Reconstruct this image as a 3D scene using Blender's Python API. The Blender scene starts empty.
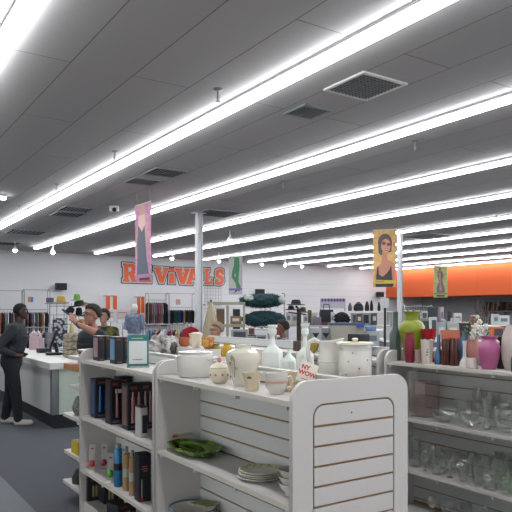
import bpy, bmesh, math, random
from mathutils import Vector, Matrix
R = random.Random(7)
S = bpy.context.scene; C = S.collection
PI = math.pi
# ---------------------------------------------------------------- camera (real place: eye height 1.65 m, looking down the shop)
TH = math.radians(33.54); SN, CS = math.sin(TH), math.cos(TH); F = 632.0; EYE = 1.65; HY = 311.0
cd = bpy.data.cameras.new('camera'); cam = bpy.data.objects.new('camera', cd); C.objects.link(cam)
cam.location = (0, 0, EYE); cam.rotation_euler = (PI/2, 0, -TH)
cd.sensor_width = 36; cd.lens = 36*F/512; cd.shift_y = (HY-256)/512; cd.clip_end = 200; cd.clip_start = .05
S.camera = cam
CEIL = EYE+2.29; LZ = EYE+2.2
def on_x(px, X):                      # ground point on the line X=const seen at column px -> (X, Y, depth)
    k = (px-256)/F; Y = X*(CS-SN*k)/(SN+CS*k); return X, Y, SN*X+CS*Y
def at_d(px, d):                      # ground point at depth d
    r = (px-256)/F*d; return SN*d+CS*r, CS*d-SN*r, d
def on_y(px, Y):
    k = (px-256)/F; X = Y*(SN+CS*k)/(CS-SN*k); return X, Y, SN*X+CS*Y
def zat(py, d): return EYE+(HY-py)*d/F
def ceil_at(px, py, z=None):
    d = ((z or CEIL)-EYE)*F/(HY-py); return at_d(px, d)
# ---------------------------------------------------------------- materials
MATS = {}
def lin(c):
    if isinstance(c, str):
        c = [int(c[i:i+2], 16)/255 for i in (0, 2, 4)]
        c = [x/12.92 if x <= .04045 else ((x+.055)/1.055)**2.4 for x in c]
    return (*c[:3], 1)
def mat(name, col, rough=.5, metal=0, trans=0, emit=None, noise=.06, scale=14, bump=0, coat=0, ior=1.45, alpha=1, sheen=0, col2=None):
    if name in MATS: return MATS[name]
    m = bpy.data.materials.new(name); m.use_nodes = True; MATS[name] = m
    nt = m.node_tree; b = nt.nodes['Principled BSDF']; c = lin(col)
    b.inputs['Roughness'].default_value = rough; b.inputs['Metallic'].default_value = metal
    b.inputs['Transmission Weight'].default_value = trans; b.inputs['IOR'].default_value = ior
    b.inputs['Coat Weight'].default_value = coat; b.inputs['Sheen Weight'].default_value = sheen
    b.inputs['Alpha'].default_value = alpha
    tc = nt.nodes.new('ShaderNodeTexCoord'); n = nt.nodes.new('ShaderNodeTexNoise'); n.inputs['Scale'].default_value = scale
    n.inputs['Detail'].default_value = 4
    nt.links.new(tc.outputs['Object'], n.inputs['Vector'])
    mx = nt.nodes.new('ShaderNodeMix'); mx.data_type = 'RGBA'
    nt.links.new(n.outputs['Fac'], mx.inputs['Factor'])
    if col2: a, d2 = c, lin(col2)
    else:
        a = tuple(min(1, x*(1-noise)) for x in c[:3])+(1,); d2 = tuple(min(1, x*(1+noise)) for x in c[:3])+(1,)
    mx.inputs['A'].default_value = a; mx.inputs['B'].default_value = d2
    if col2:
        cr = nt.nodes.new('ShaderNodeMapRange'); cr.inputs['From Min'].default_value = .45; cr.inputs['From Max'].default_value = .55
        nt.links.new(n.outputs['Fac'], cr.inputs['Value']); nt.links.new(cr.outputs['Result'], mx.inputs['Factor'])
    nt.links.new(mx.outputs['Result'], b.inputs['Base Color'])
    if bump:
        bp = nt.nodes.new('ShaderNodeBump'); bp.inputs['Strength'].default_value = bump; bp.inputs['Distance'].default_value = .01
        nt.links.new(n.outputs['Fac'], bp.inputs['Height']); nt.links.new(bp.outputs['Normal'], b.inputs['Normal'])
    if emit: b.inputs['Emission Color'].default_value = lin(emit[0]); b.inputs['Emission Strength'].default_value = emit[1]
    return m
def cm(hexcol, rough=.6, **k): return mat('colour_%s_%d%s' % (hexcol, int(rough*100), ''.join(sorted(k))+''.join(str(v) for v in k.values())), hexcol, rough, **k)
WHITE = mat('white_laminate', 'c7c2c0', .45, noise=.025, scale=3)
WHITE2 = mat('white_painted_metal', 'dcd9d6', .4, noise=.03)
CREAM = mat('shelf_edge_cream', 'cbc5bb', .5, noise=.04)
MDF = mat('raw_mdf', '9b7a58', .9, noise=.2)
CHROME = mat('dull_chrome', '9a9c9f', .3, metal=.8)
GREYM = mat('grey_metal', '8f9193', .45, metal=.3)
BLACK = mat('black_plastic', '17181b', .4)
DARK = mat('charcoal_card', '1e2026', .5, noise=.2)
CERA = mat('white_glazed_ceramic', 'cfcbc5', .18, coat=.4, noise=.02)
CERA2 = mat('cream_glazed_ceramic', 'd8cdb9', .3, coat=.2, noise=.03)
FROST = mat('frosted_glass', 'e3e8e2', .35, trans=.15, noise=.03)
def glass_mat(name, col, rough=.04, haze=0, hz='c9c6c4'):
    m = bpy.data.materials.new(name); m.use_nodes = True; nt = m.node_tree; nt.nodes.clear()
    o = nt.nodes.new('ShaderNodeOutputMaterial'); mx = nt.nodes.new('ShaderNodeMixShader'); t = nt.nodes.new('ShaderNodeBsdfTransparent')
    g = nt.nodes.new('ShaderNodeBsdfGlossy'); g.inputs['Roughness'].default_value = rough+.04; lw = nt.nodes.new('ShaderNodeLayerWeight'); lw.inputs['Blend'].default_value = .35
    t.inputs['Color'].default_value = lin(col); g.inputs['Color'].default_value = (.95, .97, .96, 1)
    ad = nt.nodes.new('ShaderNodeMath'); ad.operation = 'MULTIPLY_ADD'; ad.inputs[1].default_value = .75; ad.inputs[2].default_value = .035; ad.use_clamp = True
    nt.links.new(lw.outputs['Facing'], ad.inputs[0]); nt.links.new(ad.outputs[0], mx.inputs[0]); nt.links.new(t.outputs[0], mx.inputs[1]); nt.links.new(g.outputs[0], mx.inputs[2])
    if haze:
        df = nt.nodes.new('ShaderNodeBsdfDiffuse'); df.inputs['Color'].default_value = lin(hz); m2 = nt.nodes.new('ShaderNodeMixShader'); m2.inputs[0].default_value = haze
        nt.links.new(mx.outputs[0], m2.inputs[1]); nt.links.new(df.outputs[0], m2.inputs[2]); nt.links.new(m2.outputs[0], o.inputs[0])
    else: nt.links.new(mx.outputs[0], o.inputs[0])
    return m
GLASS = glass_mat('clear_glass', 'fbfcfb', haze=.045); PINKGLASS = glass_mat('pinkish_glass', 'f8f0ef', haze=.07, hz='c9a8a4'); GREENGLASS = glass_mat('green_tinted_glass', 'f0f7ee', haze=.05)
# ---------------------------------------------------------------- mesh builder
class MB:
    def __init__(s): s.bm = bmesh.new()
    def _xf(s, vs, M):
        for v in vs: v.co = M @ v.co
    def box(s, c, size, rz=0, rx=0, ry=0, bev=0):
        r = bmesh.ops.create_cube(s.bm, size=1); vs = r['verts']
        for v in vs: v.co = Vector((v.co.x*size[0], v.co.y*size[1], v.co.z*size[2]))
        if bev:
            es = list({e for v in vs for e in v.link_edges})
            rr = bmesh.ops.bevel(s.bm, geom=es, offset=bev, segments=2, affect='EDGES', profile=.7)
            vs = list({v for f in rr['faces'] for v in f.verts} | {v for v in vs if v.is_valid})
        s._xf(vs, Matrix.Translation(c) @ Matrix.Rotation(rz, 4, 'Z') @ Matrix.Rotation(ry, 4, 'Y') @ Matrix.Rotation(rx, 4, 'X')); return s
    def b2(s, a, b, bev=0): return s.box([(a[i]+b[i])/2 for i in range(3)], [abs(b[i]-a[i]) for i in range(3)], bev=bev)
    def cyl(s, p0, p1, r0, r1=None, n=12):
        p0, p1 = Vector(p0), Vector(p1); r1 = r0 if r1 is None else r1; L = (p1-p0).length
        if L < 1e-6: return s
        r = bmesh.ops.create_cone(s.bm, cap_ends=True, segments=n, radius1=max(r0, 1e-4), radius2=max(r1, 1e-4), depth=L)
        s._xf(r['verts'], Matrix.Translation((p0+p1)/2) @ (p1-p0).to_track_quat('Z', 'Y').to_matrix().to_4x4()); return s
    def tube(s, pts, r, n=8):
        for a, b in zip(pts[:-1], pts[1:]): s.cyl(a, b, r, r, n)
        for p in pts[1:-1]: s.ball(p, (r, r, r), 6)
        return s
    def ball(s, c, rad, n=12, M=None):
        if not hasattr(rad, '__len__'): rad = (rad,)*3
        r = bmesh.ops.create_uvsphere(s.bm, u_segments=n*2 if n > 6 else 8, v_segments=n, radius=1)
        for v in r['verts']: v.co = Vector((v.co.x*rad[0], v.co.y*rad[1], v.co.z*rad[2]))
        s._xf(r['verts'], Matrix.Translation(c) @ (M or Matrix.Identity(4))); return s
    def lathe(s, prof, c=(0, 0, 0), n=32, closed=False, wob=None, sy=1, rib=0, nrib=12, annul=False):
        rings = []
        for i, (r, z) in enumerate(prof):
            ring = []
            for k in range(n):
                a = 2*PI*k/n; rr = max(r, 1e-4)*(1+rib*math.cos(nrib*a)); zz = z+(wob(a, i, r) if wob else 0)
                ring.append(s.bm.verts.new((c[0]+rr*math.cos(a), c[1]+sy*rr*math.sin(a), c[2]+zz)))
            rings.append(ring)
        for a, b in zip(rings[:-1], rings[1:]):
            for k in range(n): s.bm.faces.new((a[k], a[(k+1) % n], b[(k+1) % n], b[k]))
        if annul:
            for k in range(n): s.bm.faces.new((rings[-1][k], rings[-1][(k+1) % n], rings[0][(k+1) % n], rings[0][k]))
        else: s.bm.faces.new(rings[0][::-1]); s.bm.faces.new(rings[-1])
        return s
    def vessel(s, prof, t=.004, **k):                  # outer profile from foot to rim; wall of thickness t
        inner = [(max(r-t, .0008), max(z, prof[0][1]+t*1.2)) for r, z in reversed(prof)]
        return s.lathe(list(prof)+inner+[(.0005, prof[0][1]+t*1.2)], **k)
    def prism(s, pts, h, M=None):                       # polygon in XZ plane, thickness h along -Y..+Y
        a = [s.bm.verts.new((x, -h/2, z)) for x, z in pts]; b = [s.bm.verts.new((x, h/2, z)) for x, z in pts]
        n = len(pts); s.bm.faces.new(a); s.bm.faces.new(b[::-1])
        for i in range(n): s.bm.faces.new((a[i], b[i], b[(i+1) % n], a[(i+1) % n]))
        if M: s._xf(a+b, M)
        return s
    def mesh(s, name, smooth=True):
        bmesh.ops.recalc_face_normals(s.bm, faces=s.bm.faces)
        me = bpy.data.meshes.new(name); s.bm.to_mesh(me); s.bm.free()
        if smooth:
            for p in me.polygons: p.use_smooth = True
            try: me.set_sharp_from_angle(angle=math.radians(35))
            except Exception: pass
        return me
    def build(s, name, m, parent=None, loc=None, rz=0, smooth=True):
        me = s.mesh(name, smooth); return link(name, me, m, parent, loc, rz)
def link(name, me, m, parent=None, loc=None, rz=0):
    for x in (m if isinstance(m, (list, tuple)) else [m]): me.materials.append(x)
    o = bpy.data.objects.new(name, me); C.objects.link(o)
    if parent: o.parent = parent
    if loc is not None: o.location = loc
    if rz: o.rotation_euler = (0, 0, rz)
    return o
LAB = {}
def tag(o, label, cat, group=None):
    o['label'] = label; o['category'] = cat
    if group: o['group'] = group
    if label in LAB: print('DUPLABEL', label)
    LAB[label] = 1
    if not 4 <= len(label.split()) <= 16: print('BADLABEL', label)
    return o
def thing(name, label, cat, loc=(0, 0, 0), rz=0, group=None):
    o = bpy.data.objects.new(name, None); C.objects.link(o); o.empty_display_size = .05
    o.location = loc; o.rotation_euler = (0, 0, rz); return tag(o, label, cat, group)
def struct(o): o['kind'] = 'structure'; return o
def copy_tree(o, parent=None, mats=None):
    c = o.copy(); C.objects.link(c)
    if parent: c.parent = parent
    for ch in [x for x in S.objects if x.parent == o]: copy_tree(ch, c)
    return c
def ORD(i): return ['first', 'second', 'third', 'fourth', 'fifth', 'sixth', 'seventh', 'eighth', 'ninth', 'tenth', 'eleventh', 'twelfth', 'thirteenth', 'fourteenth', 'fifteenth', 'sixteenth', 'seventeenth', 'eighteenth', 'nineteenth', 'twentieth'][i]
def curve_mesh(outlines, ext, bev=0, res=1):            # filled 2D outlines (holes cut) in XY, extruded +-ext
    cu = bpy.data.curves.new('tmp', 'CURVE'); cu.dimensions = '2D'; cu.fill_mode = 'BOTH'; cu.extrude = ext; cu.bevel_depth = bev
    for pts in outlines:
        sp = cu.splines.new('POLY'); sp.points.add(len(pts)-1)
        for p, q in zip(sp.points, pts): p.co = (q[0], q[1], 0, 1)
        sp.use_cyclic_u = True
    o = bpy.data.objects.new('tmp', cu)
    me = bpy.data.meshes.new_from_object(o); me.materials.clear(); bpy.data.objects.remove(o); return me
def text_mesh(txt, size, ext=.001, off=0, bold=0):
    cu = bpy.data.curves.new('tmp', 'FONT'); cu.body = txt; cu.size = size; cu.extrude = ext; cu.offset = off+bold; cu.align_x = 'CENTER'; cu.align_y = 'CENTER'; cu.resolution_u = 3
    o = bpy.data.objects.new('tmp', cu)
    me = bpy.data.meshes.new_from_object(o); me.materials.clear(); bpy.data.objects.remove(o); return me
def xz(me, sx=1, sz=1, dx=0, dy=0, dz=0):                # stand an XY mesh up into XZ, facing -Y
    me.transform(Matrix.Translation((dx, dy, dz)) @ Matrix.Rotation(PI/2, 4, 'X') @ Matrix.Diagonal((sx, sz, 1, 1))); return me
def rrect(x0, y0, x1, y1, r, n=6, corners=(1, 1, 1, 1)):
    pts = []
    for (cx, cy, a0, on, px, py) in ((x1-r, y1-r, 0, corners[0], x1, y1), (x0+r, y1-r, PI/2, corners[1], x0, y1), (x0+r, y0+r, PI, corners[2], x0, y0), (x1-r, y0+r, 1.5*PI, corners[3], x1, y0)):
        if on: pts += [(cx+r*math.cos(a0+PI/2*i/n), cy+r*math.sin(a0+PI/2*i/n)) for i in range(n+1)]
        else: pts.append((px, py))
    return pts
# ---------------------------------------------------------------- room
X0, X1, Y0, Y1 = -5.0, 25.15, -7.0, 25.0
fl = mat('dark_carpet_tile', '4c4e54', .95, noise=.12, scale=60, bump=.1)
struct(MB().b2((X0, Y0, -.1), (28, Y1, 0)).build('floor', fl))
# lighter vinyl path in the near-left corner of the carpet
vin = mat('grey_floor_vinyl', '595b5f', .6, noise=.05)
struct(MB().b2((-4.9, -6.9, 0), (1.36, 9, .003)).build('floor_vinyl', vin))
cm_ = bpy.data.materials.new('ceiling_board'); cm_.use_nodes = True; nt = cm_.node_tree; b = nt.nodes['Principled BSDF']; b.inputs['Roughness'].default_value = .9
tc = nt.nodes.new('ShaderNodeTexCoord'); br = nt.nodes.new('ShaderNodeTexBrick'); mp = nt.nodes.new('ShaderNodeMapping')
mp.inputs['Rotation'].default_value = (0, 0, PI/2); mp.inputs['Location'].default_value = (.3, .02, 0)
nt.links.new(tc.outputs['Object'], mp.inputs['Vector']); nt.links.new(mp.outputs['Vector'], br.inputs['Vector'])
br.inputs['Scale'].default_value = 1; br.inputs['Brick Width'].default_value = 3.66; br.inputs['Row Height'].default_value = .605; br.inputs['Mortar Size'].default_value = .006
br.inputs['Color1'].default_value = lin('b1adac'); br.inputs['Color2'].default_value = lin('b6b2b1'); br.inputs['Mortar'].default_value = lin('7c7874')
nt.links.new(br.outputs['Color'], b.inputs['Base Color'])
bp = nt.nodes.new('ShaderNodeBump'); bp.inputs['Strength'].default_value = .5; bp.inputs['Distance'].default_value = .01; bp.invert = True
nt.links.new(br.outputs['Fac'], bp.inputs['Height']); nt.links.new(bp.outputs['Normal'], b.inputs['Normal'])
struct(MB().b2((X0, Y0, CEIL), (28, Y1, CEIL+.1)).build('ceiling', cm_))
wallm = mat('white_wall_paint', 'd8d7d9', .8, noise=.02, scale=1.2)
greyw = mat('grey_wall_paint', '9a9c9f', .85, noise=.04, scale=1)
orng = mat('orange_wall_paint', 'c95828', .7, noise=.03, scale=.8)
struct(MB().b2((X0, Y1, 0), (28, Y1+.15, CEIL)).build('wall_far', wallm))
struct(MB().b2((X0-.15, Y0, 0), (X0, Y1, .5)).b2((X0-.15, Y0, 3.2), (X0, Y1, CEIL)).b2((X0-.15, 9, .5), (X0, Y1, 3.2)).build('wall_left', wallm))
struct(MB().b2((X0, Y0-.15, 0), (28, Y0, .5)).b2((X0, Y0-.15, 3.2), (28, Y0, CEIL)).b2((14, Y0-.15, .5), (28, Y0, 3.2)).build('wall_back', wallm))
# unseen windows added behind and beside the camera, daylight fill for the shelf interiors
PANEG = glass_mat('added_window_glass', 'f4f7f7')
g = MB()
for k in range(9): g.b2((X0-.1, Y0+k*2, .5), (X0-.04, Y0+k*2+.06, 3.2))
struct(g.build('added_window_1', GREYM)); struct(MB().b2((X0-.075, Y0, .5), (X0-.065, 9, 3.2)).build('added_window_2', PANEG))
g = MB()
for k in range(10): g.b2((X0+k*2.1, Y0-.1, .5), (X0+k*2.1+.06, Y0-.04, 3.2))
struct(g.build('added_window_3', GREYM)); struct(MB().b2((X0, Y0-.075, .5), (14, Y0-.065, 3.2)).build('added_window_4', PANEG))
struct(MB().b2((28, Y0, 0), (28.15, Y1, CEIL)).build('wall_right', greyw))
bk = MB()
bk.b2((X1, Y0, 2.39), (28, Y1-.001, CEIL))
struct(bk.build('wall_bulkhead', orng))
sm = MB()
for k in range(14): sm.b2((X1-.004, -4+k*2.1, 2.39), (X1, -3.985+k*2.1, CEIL))
struct(sm.build('trim_1', mat('orange_seam', 'b5521f', .8)))
struct(MB().b2((27.9, 13.2, 0), (28, 14.2, 2.1)).build('door_1', mat('grey_door', '565a5e', .6)))
struct(MB().b2((X0, Y1-.03, 0), (28, Y1, .1)).build('baseboard_far', mat('dark_baseboard', '2d2e31', .6)))
# faint rows of slatwall joints high on the far wall, right part
sl = MB()
for k in range(10): sl.b2((13, Y1-.012, .3+k*.3), (25.6, Y1-.001, .306+k*.3))
struct(sl.build('trim_2', mat('wall_joint', '9a9a9d', .8)))
# columns
for px, nm, lb in ((199, 1, 'white steel roof column left of the green leaf banner'), (400, 2, 'white steel roof column right of the smiling woman banner')):
    x, y, d = on_y(px, 13.0)
    t = thing('steel_column', lb, 'column', (x, y, 0)); t['kind'] = 'structure'
    MB().box((0, 0, CEIL/2), ((.14 if nm == 1 else .12), (.14 if nm == 1 else .12), CEIL-.004), bev=.012).build('column_shaft', mat('column_white', 'bfc1c3', .5), t)
    MB().box((0, 0, CEIL-.01), (.26, .26, .016)).build('top_plate', WHITE2, t)
    MB().box((0, 0, .011), (.26, .26, .016)).build('base_plate', GREYM, t)
    MB().cyl((.02, -.085, 0.02), (.02, -.085, CEIL-.05), .01).build('conduit', GREYM, t)
# ---------------------------------------------------------------- ceiling lights
tube = bpy.data.materials.new('lit_diffuser'); tube.use_nodes = True; nt = tube.node_tree; nt.nodes.clear()
o_ = nt.nodes.new('ShaderNodeOutputMaterial'); e_ = nt.nodes.new('ShaderNodeEmission'); e_.inputs['Color'].default_value = (.93, .97, 1, 1); e_.inputs['Strength'].default_value = 8.0
nt.links.new(e_.outputs[0], o_.inputs[0])
rows = [(1.16, 23), (3.61, 23), (5.91, 23.1), (8.36, 23.8), (10.8, 23.8), (13.3, 24.1), (15.67, 24.2), (17.95, 24.2), (20.45, 24.3), (22.9, 24.6), (24.93, 24.6)]
FIX = mat('fixture_white', 'a9a6ab', .5)
for i, (x, ye) in enumerate(rows):
    lab = 'long lit fluorescent strip running the length of the ceiling, %s row %s' % (ORD(i), 'counted from the left')
    ya = -4.0 if i < 4 else -6.0
    t = thing('ceiling_light', lab, 'ceiling light', (x, ya, LZ), 0, 'fluorescent strips on the ceiling')
    L = ye-ya
    MB().b2((-.068, 0, .051), (.068, L, .088)).build('housing', FIX, t)
    g = MB(); n = int(L/2.44)+1
    for k in range(n):
        a = k*L/n; bb = (k+1)*L/n-.012
        g.bm.verts.ensure_lookup_table()
        g.b2((-.072, a, .012), (.072, bb, .05))
    g.build('diffuser', tube, t, smooth=False)
    MB().b2((-.08, -.012, -.003), (.08, -.001, .062)).build('end_cap', FIX, t); MB().b2((-.08, L+.001, -.003), (.08, L+.012, .062)).build('end_cap', FIX, t)
# the short cross strip at the left edge
x, y, d = at_d(8, 12.5)
t = thing('ceiling_light', 'short lit strip light at the left edge, running across the others', 'ceiling light', (x-1.3, y, LZ))
MB().b2((0, -.085, .045), (1.25, .085, .088)).build('housing', FIX, t); MB().b2((0, -.068, 0), (1.25, .068, .044)).build('diffuser', tube, t, smooth=False)
# ceiling hardware -------------------------------------------------
def on_ceiling(px, py): x, y, d = ceil_at(px, py); return (x, y, CEIL)
SPR = [(218, 89, 'nearest the camera beside the second light row'), (115, 151, 'left of the pink dress banner'), (57, 184, 'above the left end of the second light row'), (19, 206, 'over the standing man at the left'),
       (283, 181, 'under the third light row'), (415, 141, 'by the third light row at the right'), (302, 219, 'before the fifth light row'), (497, 215, 'near the right edge between far light rows')]
for px, py, w in SPR:
    t = thing('sprinkler', 'small chrome sprinkler head '+w, 'sprinkler', on_ceiling(px, py), 0, 'fire sprinklers')
    MB().lathe([(.05, 0), (.05, -.006), (.03, -.02), (.012, -.022)]).build('escutcheon', CHROME, t)
    MB().cyl((0, 0, -.02), (0, 0, -.11), .012).tube([(-.012, 0, -.06), (-.028, 0, -.09), (0, 0, -.125)], .004).tube([(.012, 0, -.06), (.028, 0, -.09), (0, 0, -.125)], .004).build('sprinkler_body', CHROME, t)
    MB().lathe([(.001, -.135), (.03, -.13), (.03, -.127), (.001, -.122)], n=16).build('deflector', CHROME, t)
VEN = [(365, 86, .30, 'large square white ceiling grille nearest the camera', 1), (308, 111, .2, 'smaller ceiling grille behind the large square one', 0), (165, 172, .28, 'ceiling grille left of the column, nearer of the pair', 0),
       (143, 181, .26, 'ceiling grille left of the column, farther of the pair', 0), (76, 209, .34, 'ceiling grille above the hats, nearer of the pair', 0), (68, 214, .34, 'ceiling grille above the hats, farther of the pair', 0),
       (217, 213, .45, 'dark ceiling grille right of the left column top', 2), (26, 232, .5, 'ceiling grille above the checkout counter', 0), (4, 243, .5, 'ceiling grille at the far left edge', 0), (428, 236, .6, 'dark ceiling grille right of the right column', 2)]
for px, py, h, lb, big in VEN:
    t = thing('ceiling_vent', lb, 'vent', on_ceiling(px, py))
    f = MB(); e = .035
    for a, bb in (((-h, -h), (h, -h+e)), ((-h, h-e), (h, h)), ((-h, -h+e), (-h+e, h-e)), ((h-e, -h+e), (h, h-e))): f.b2((a[0], a[1], -.02), (bb[0], bb[1], 0))
    f.build('frame', WHITE2 if big == 1 else GREYM, t)
    MB().b2((-h+e, -h+e, -.006), (h-e, h-e, -.001)).build('duct_opening', mat('duct_dark', '1b1e28', .8), t)
    g = MB(); n = 11 if big == 1 else 8
    for k in range(1, n):
        p = -h+e+(2*h-2*e)*k/n; g.b2((p-.004, -h+e, -.018), (p+.004, h-e, -.006))
        if big == 1: g.b2((-h+e, p-.004, -.018), (h-e, p+.004, -.006))
    g.build('grille', GREYM, t)
SPOT = [(15, 250, 6.3), (53, 252, 9), (172, 258, 11), (230, 240, 9.), (219, 261, 13.0), (262, 264, 15), (285, 265, 17), (302, 266, 18)]
WH = ['over the far left clothes rack', 'left of the first orange letter', 'above the middle letters', 'right of the left column below a strip', 'above the last letter', 'above the left wall speaker', 'right of the speaker, middle of three', 'right of the speaker, last of three']
SPOTM = mat('lit_lamp', 'ffffff', .5, emit=('eef4ff', 12))
for (px, py, _), w in zip(SPOT, WH):
    d = ceil_at(px, py-9 if py > 245 else py-10)[2]; d = min(d, 24.2/ (CS-SN*(px-256)/F) )
    x, y, d = at_d(px, d)
    t = thing('spot_lamp', 'tiny glowing spot lamp hung from the ceiling, '+w, 'lamp', (x, y, zat(py, d)), 0, 'spot lamps by the far wall')
    MB().cyl((0, 0, .08), (0, 0, CEIL-zat(py, d)), .012).build('stem', WHITE2, t)
    MB().lathe([(.075, .0), (.07, .04), (.03, .1), (.02, .12)], n=16).build('lamp_shade', WHITE2, t)
    MB().ball((0, 0, -.01), .065, 8).build('bulb', SPOTM, t)
x, y, d = ceil_at(114, 206)
t = thing('security_camera', 'white dome security camera on the ceiling left of the pink banner', 'camera', (x, y, CEIL))
MB().box((0, 0, -.06), (.2, .14, .12), bev=.02, rz=-.5).build('camera_body', WHITE2, t); MB().ball((-.02, -.07, -.09), .05, 8).build('lens', BLACK, t)
# wall speakers
for px, py, w, yy in ((61, 286.5, 'above the hat display', Y1), (260, 292, 'above the dark teal bundle', Y1), (380, 294.5, 'left of the orange wall below the woman banner', Y1)):
    x, y, d = on_y(px, Y1-.2)
    t = thing('wall_speaker', 'small black speaker on the far wall '+w, 'speaker', (x, y, zat(py, d)), 0, 'wall speakers')
    MB().box((0, 0, 0), (.42, .2, .27), bev=.02).build('cabinet', BLACK, t); MB().box((0, -.106, 0), (.38, .01, .23)).build('speaker_grille', mat('speaker_cloth', '26282b', .9), t)
    MB().box((0, .14, 0), (.06, .12, .06)).build('bracket', GREYM, t)
# ---------------------------------------------------------------- lettering REVIVALS
OR, BL, WL = mat('letter_orange', 'e2693f', .6), mat('letter_navy', '27465c', .6), mat('letter_white', 'd5d8da', .6)
G = { # chunky glyph outlines in a unit box
 'R': ([(0, 0), (.42, 0), (.42, .12), (.36, .12), (.36, .34), (.45, .34), (.6, .0), (.95, 0), (.95, .14), (.87, .14), (.74, .4), (.85, .5), (.9, .68), (.84, .88), (.66, 1), (0, 1), (0, .86), (.07, .86), (.07, .14), (0, .14)], [(.36, .56), (.36, .8), (.52, .8), (.6, .68), (.52, .56)]),
 'E': ([(0, 0), (.9, 0), (.9, .34), (.74, .34), (.74, .18), (.42, .18), (.42, .41), (.62, .41), (.62, .6), (.42, .6), (.42, .82), (.74, .82), (.74, .68), (.9, .68), (.9, 1), (0, 1), (0, .86), (.1, .86), (.1, .14), (0, .14)],),
 'V': ([(.36, 0), (.64, 0), (.94, .84), (1, .84), (1, 1), (.62, 1), (.62, .84), (.68, .84), (.55, .42), (.42, .84), (.48, .84), (.48, 1), (-.02, 1), (-.02, .84), (.06, .84)],),
 'I': ([(.1, 0), (.8, 0), (.72, .66), (.18, .66)], ),
 'A': ([(-.02, 0), (.4, 0), (.4, .14), (.34, .14), (.38, .26), (.6, .26), (.64, .14), (.58, .14), (.58, 0), (1.02, 0), (1.02, .16), (.94, .16), (.66, 1), (.32, 1), (.05, .16), (-.02, .16)], [(.43, .42), (.5, .7), (.56, .42)]),
 'L': ([(0, 0), (.9, 0), (.9, .4), (.72, .4), (.72, .2), (.5, .2), (.5, .84), (.6, .84), (.6, 1), (.05, 1), (.05, .84), (.14, .84), (.14, .16), (0, .16)],),
 'S': ([(.05, .05), (.25, .0), (.6, 0), (.84, .1), (.93, .3), (.86, .5), (.64, .6), (.46, .64), (.42, .73), (.52, .8), (.66, .74), (.66, .64), (.88, .64), (.88, .94), (.7, 1), (.4, 1), (.17, .92), (.08, .72), (.14, .52), (.36, .42), (.55, .38), (.6, .28), (.5, .2), (.34, .24), (.32, .36), (.05, .36)],),
}
sign = thing('wall_lettering', 'big orange REVIVALS lettering outlined in navy on the far white wall', 'sign', (0, Y1-.002, 0))
def grow(p, k):
    cx = sum(a for a, _ in p)/len(p); cy = sum(c for _, c in p)/len(p); n = len(p); out = []
    A = sum(p[i][0]*p[(i+1) % n][1]-p[(i+1) % n][0]*p[i][1] for i in range(n)); sg = 1 if A > 0 else -1
    for i in range(n):
        a, b2, c = Vector(p[i-1]), Vector(p[i]), Vector(p[(i+1) % n]); u, v = (b2-a).normalized(), (c-b2).normalized()
        nn = Vector((u.y+v.y, -u.x-v.x))*sg
        nn = nn.normalized() if nn.length > 1e-6 else Vector((0, 0)); cs = max(.6, nn.dot(Vector((u.y, -u.x))*sg)); out.append(tuple(b2+nn*(k/cs)))
    return out
LET = [('R', 122.5, 137.5, 263.5, 282), ('E', 138.5, 152, 266, 282.5), ('V', 154, 168, 267.5, 283), ('I', 167.5, 176, 268, 283.5), ('V', 175, 189, 268.5, 284), ('A', 186, 200, 268.5, 284.5), ('L', 203.5, 213, 268.8, 284.5), ('S', 214, 224.5, 269, 285)]
for ch, a, bb, yt, yb in LET:
    xa, _, da = on_y(a, Y1); xb, _, db = on_y(bb, Y1); dm = (da+db)/2; zt, zb = zat(yt, dm), zat(yb, dm)
    xa -= .0; w = xb-xa; h = zt-zb; glyph = [[(xa+px*w, zb+py*h) for px, py in o] for o in G[ch]]
    sc = [glyph[0]]
    L0 = link('letter', xz(curve_mesh(glyph, .008), dy=-.045), OR, sign)
    link('letter_border', xz(curve_mesh([grow(glyph[0], .035)], .008), dy=-.028), WL, L0)
    link('letter_outline', xz(curve_mesh([grow(glyph[0], .075)], .008), dy=-.012), BL, L0)
    if ch == 'I':
        dot = [(xa+w*.45+.14*math.cos(q), zt-.1+.1*math.sin(q)) for q in [i*PI/6 for i in range(12)]]
        link('letter_dot', xz(curve_mesh([dot], .008), dy=-.046), OR, L0)
        link('dot_outline', xz(curve_mesh([grow(dot, .06)], .008), dy=-.02), BL, L0)
# ---------------------------------------------------------------- hanging banners
def banner(px, yt, yb, d, w, yaw, bg, label, shapes, bg2=None):
    x, y, d = at_d(px, d); zt, zb = zat(yt, d), zat(yb, d); h = zt-zb
    t = thing('hanging_banner', label, 'banner', (x, y, zb), yaw)
    MB().box((0, 0, h/2), (w, .006, h)).build('banner_cloth', mat('print_'+bg+(bg2 or ''), bg, .7, scale=9, noise=.1, col2=bg2), t)
    MB().cyl((-w/2, 0, h+.006), (w/2, 0, h+.006), .008).build('top_rod', WHITE2, t)
    for sx in (-1, 1): MB().cyl((sx*w*.42, 0, h), (sx*w*.42, 0, CEIL-zb), .0035, n=5).build('wire', GREYM, t)
    for k, (nm, col, pts) in enumerate(shapes):
        pp = [(u*w-w/2, v*h) for u, v in pts]
        link(nm, xz(curve_mesh([pp], .0008), dy=-.0045-.0018*k), cm(col, .7), t)
    return t
def ell(cx, cy, rx, ry, n=16, a0=0, a1=2*PI): return [(cx+rx*math.cos(a0+(a1-a0)*i/n), cy+ry*math.sin(a0+(a1-a0)*i/n)) for i in range(n)]
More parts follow.
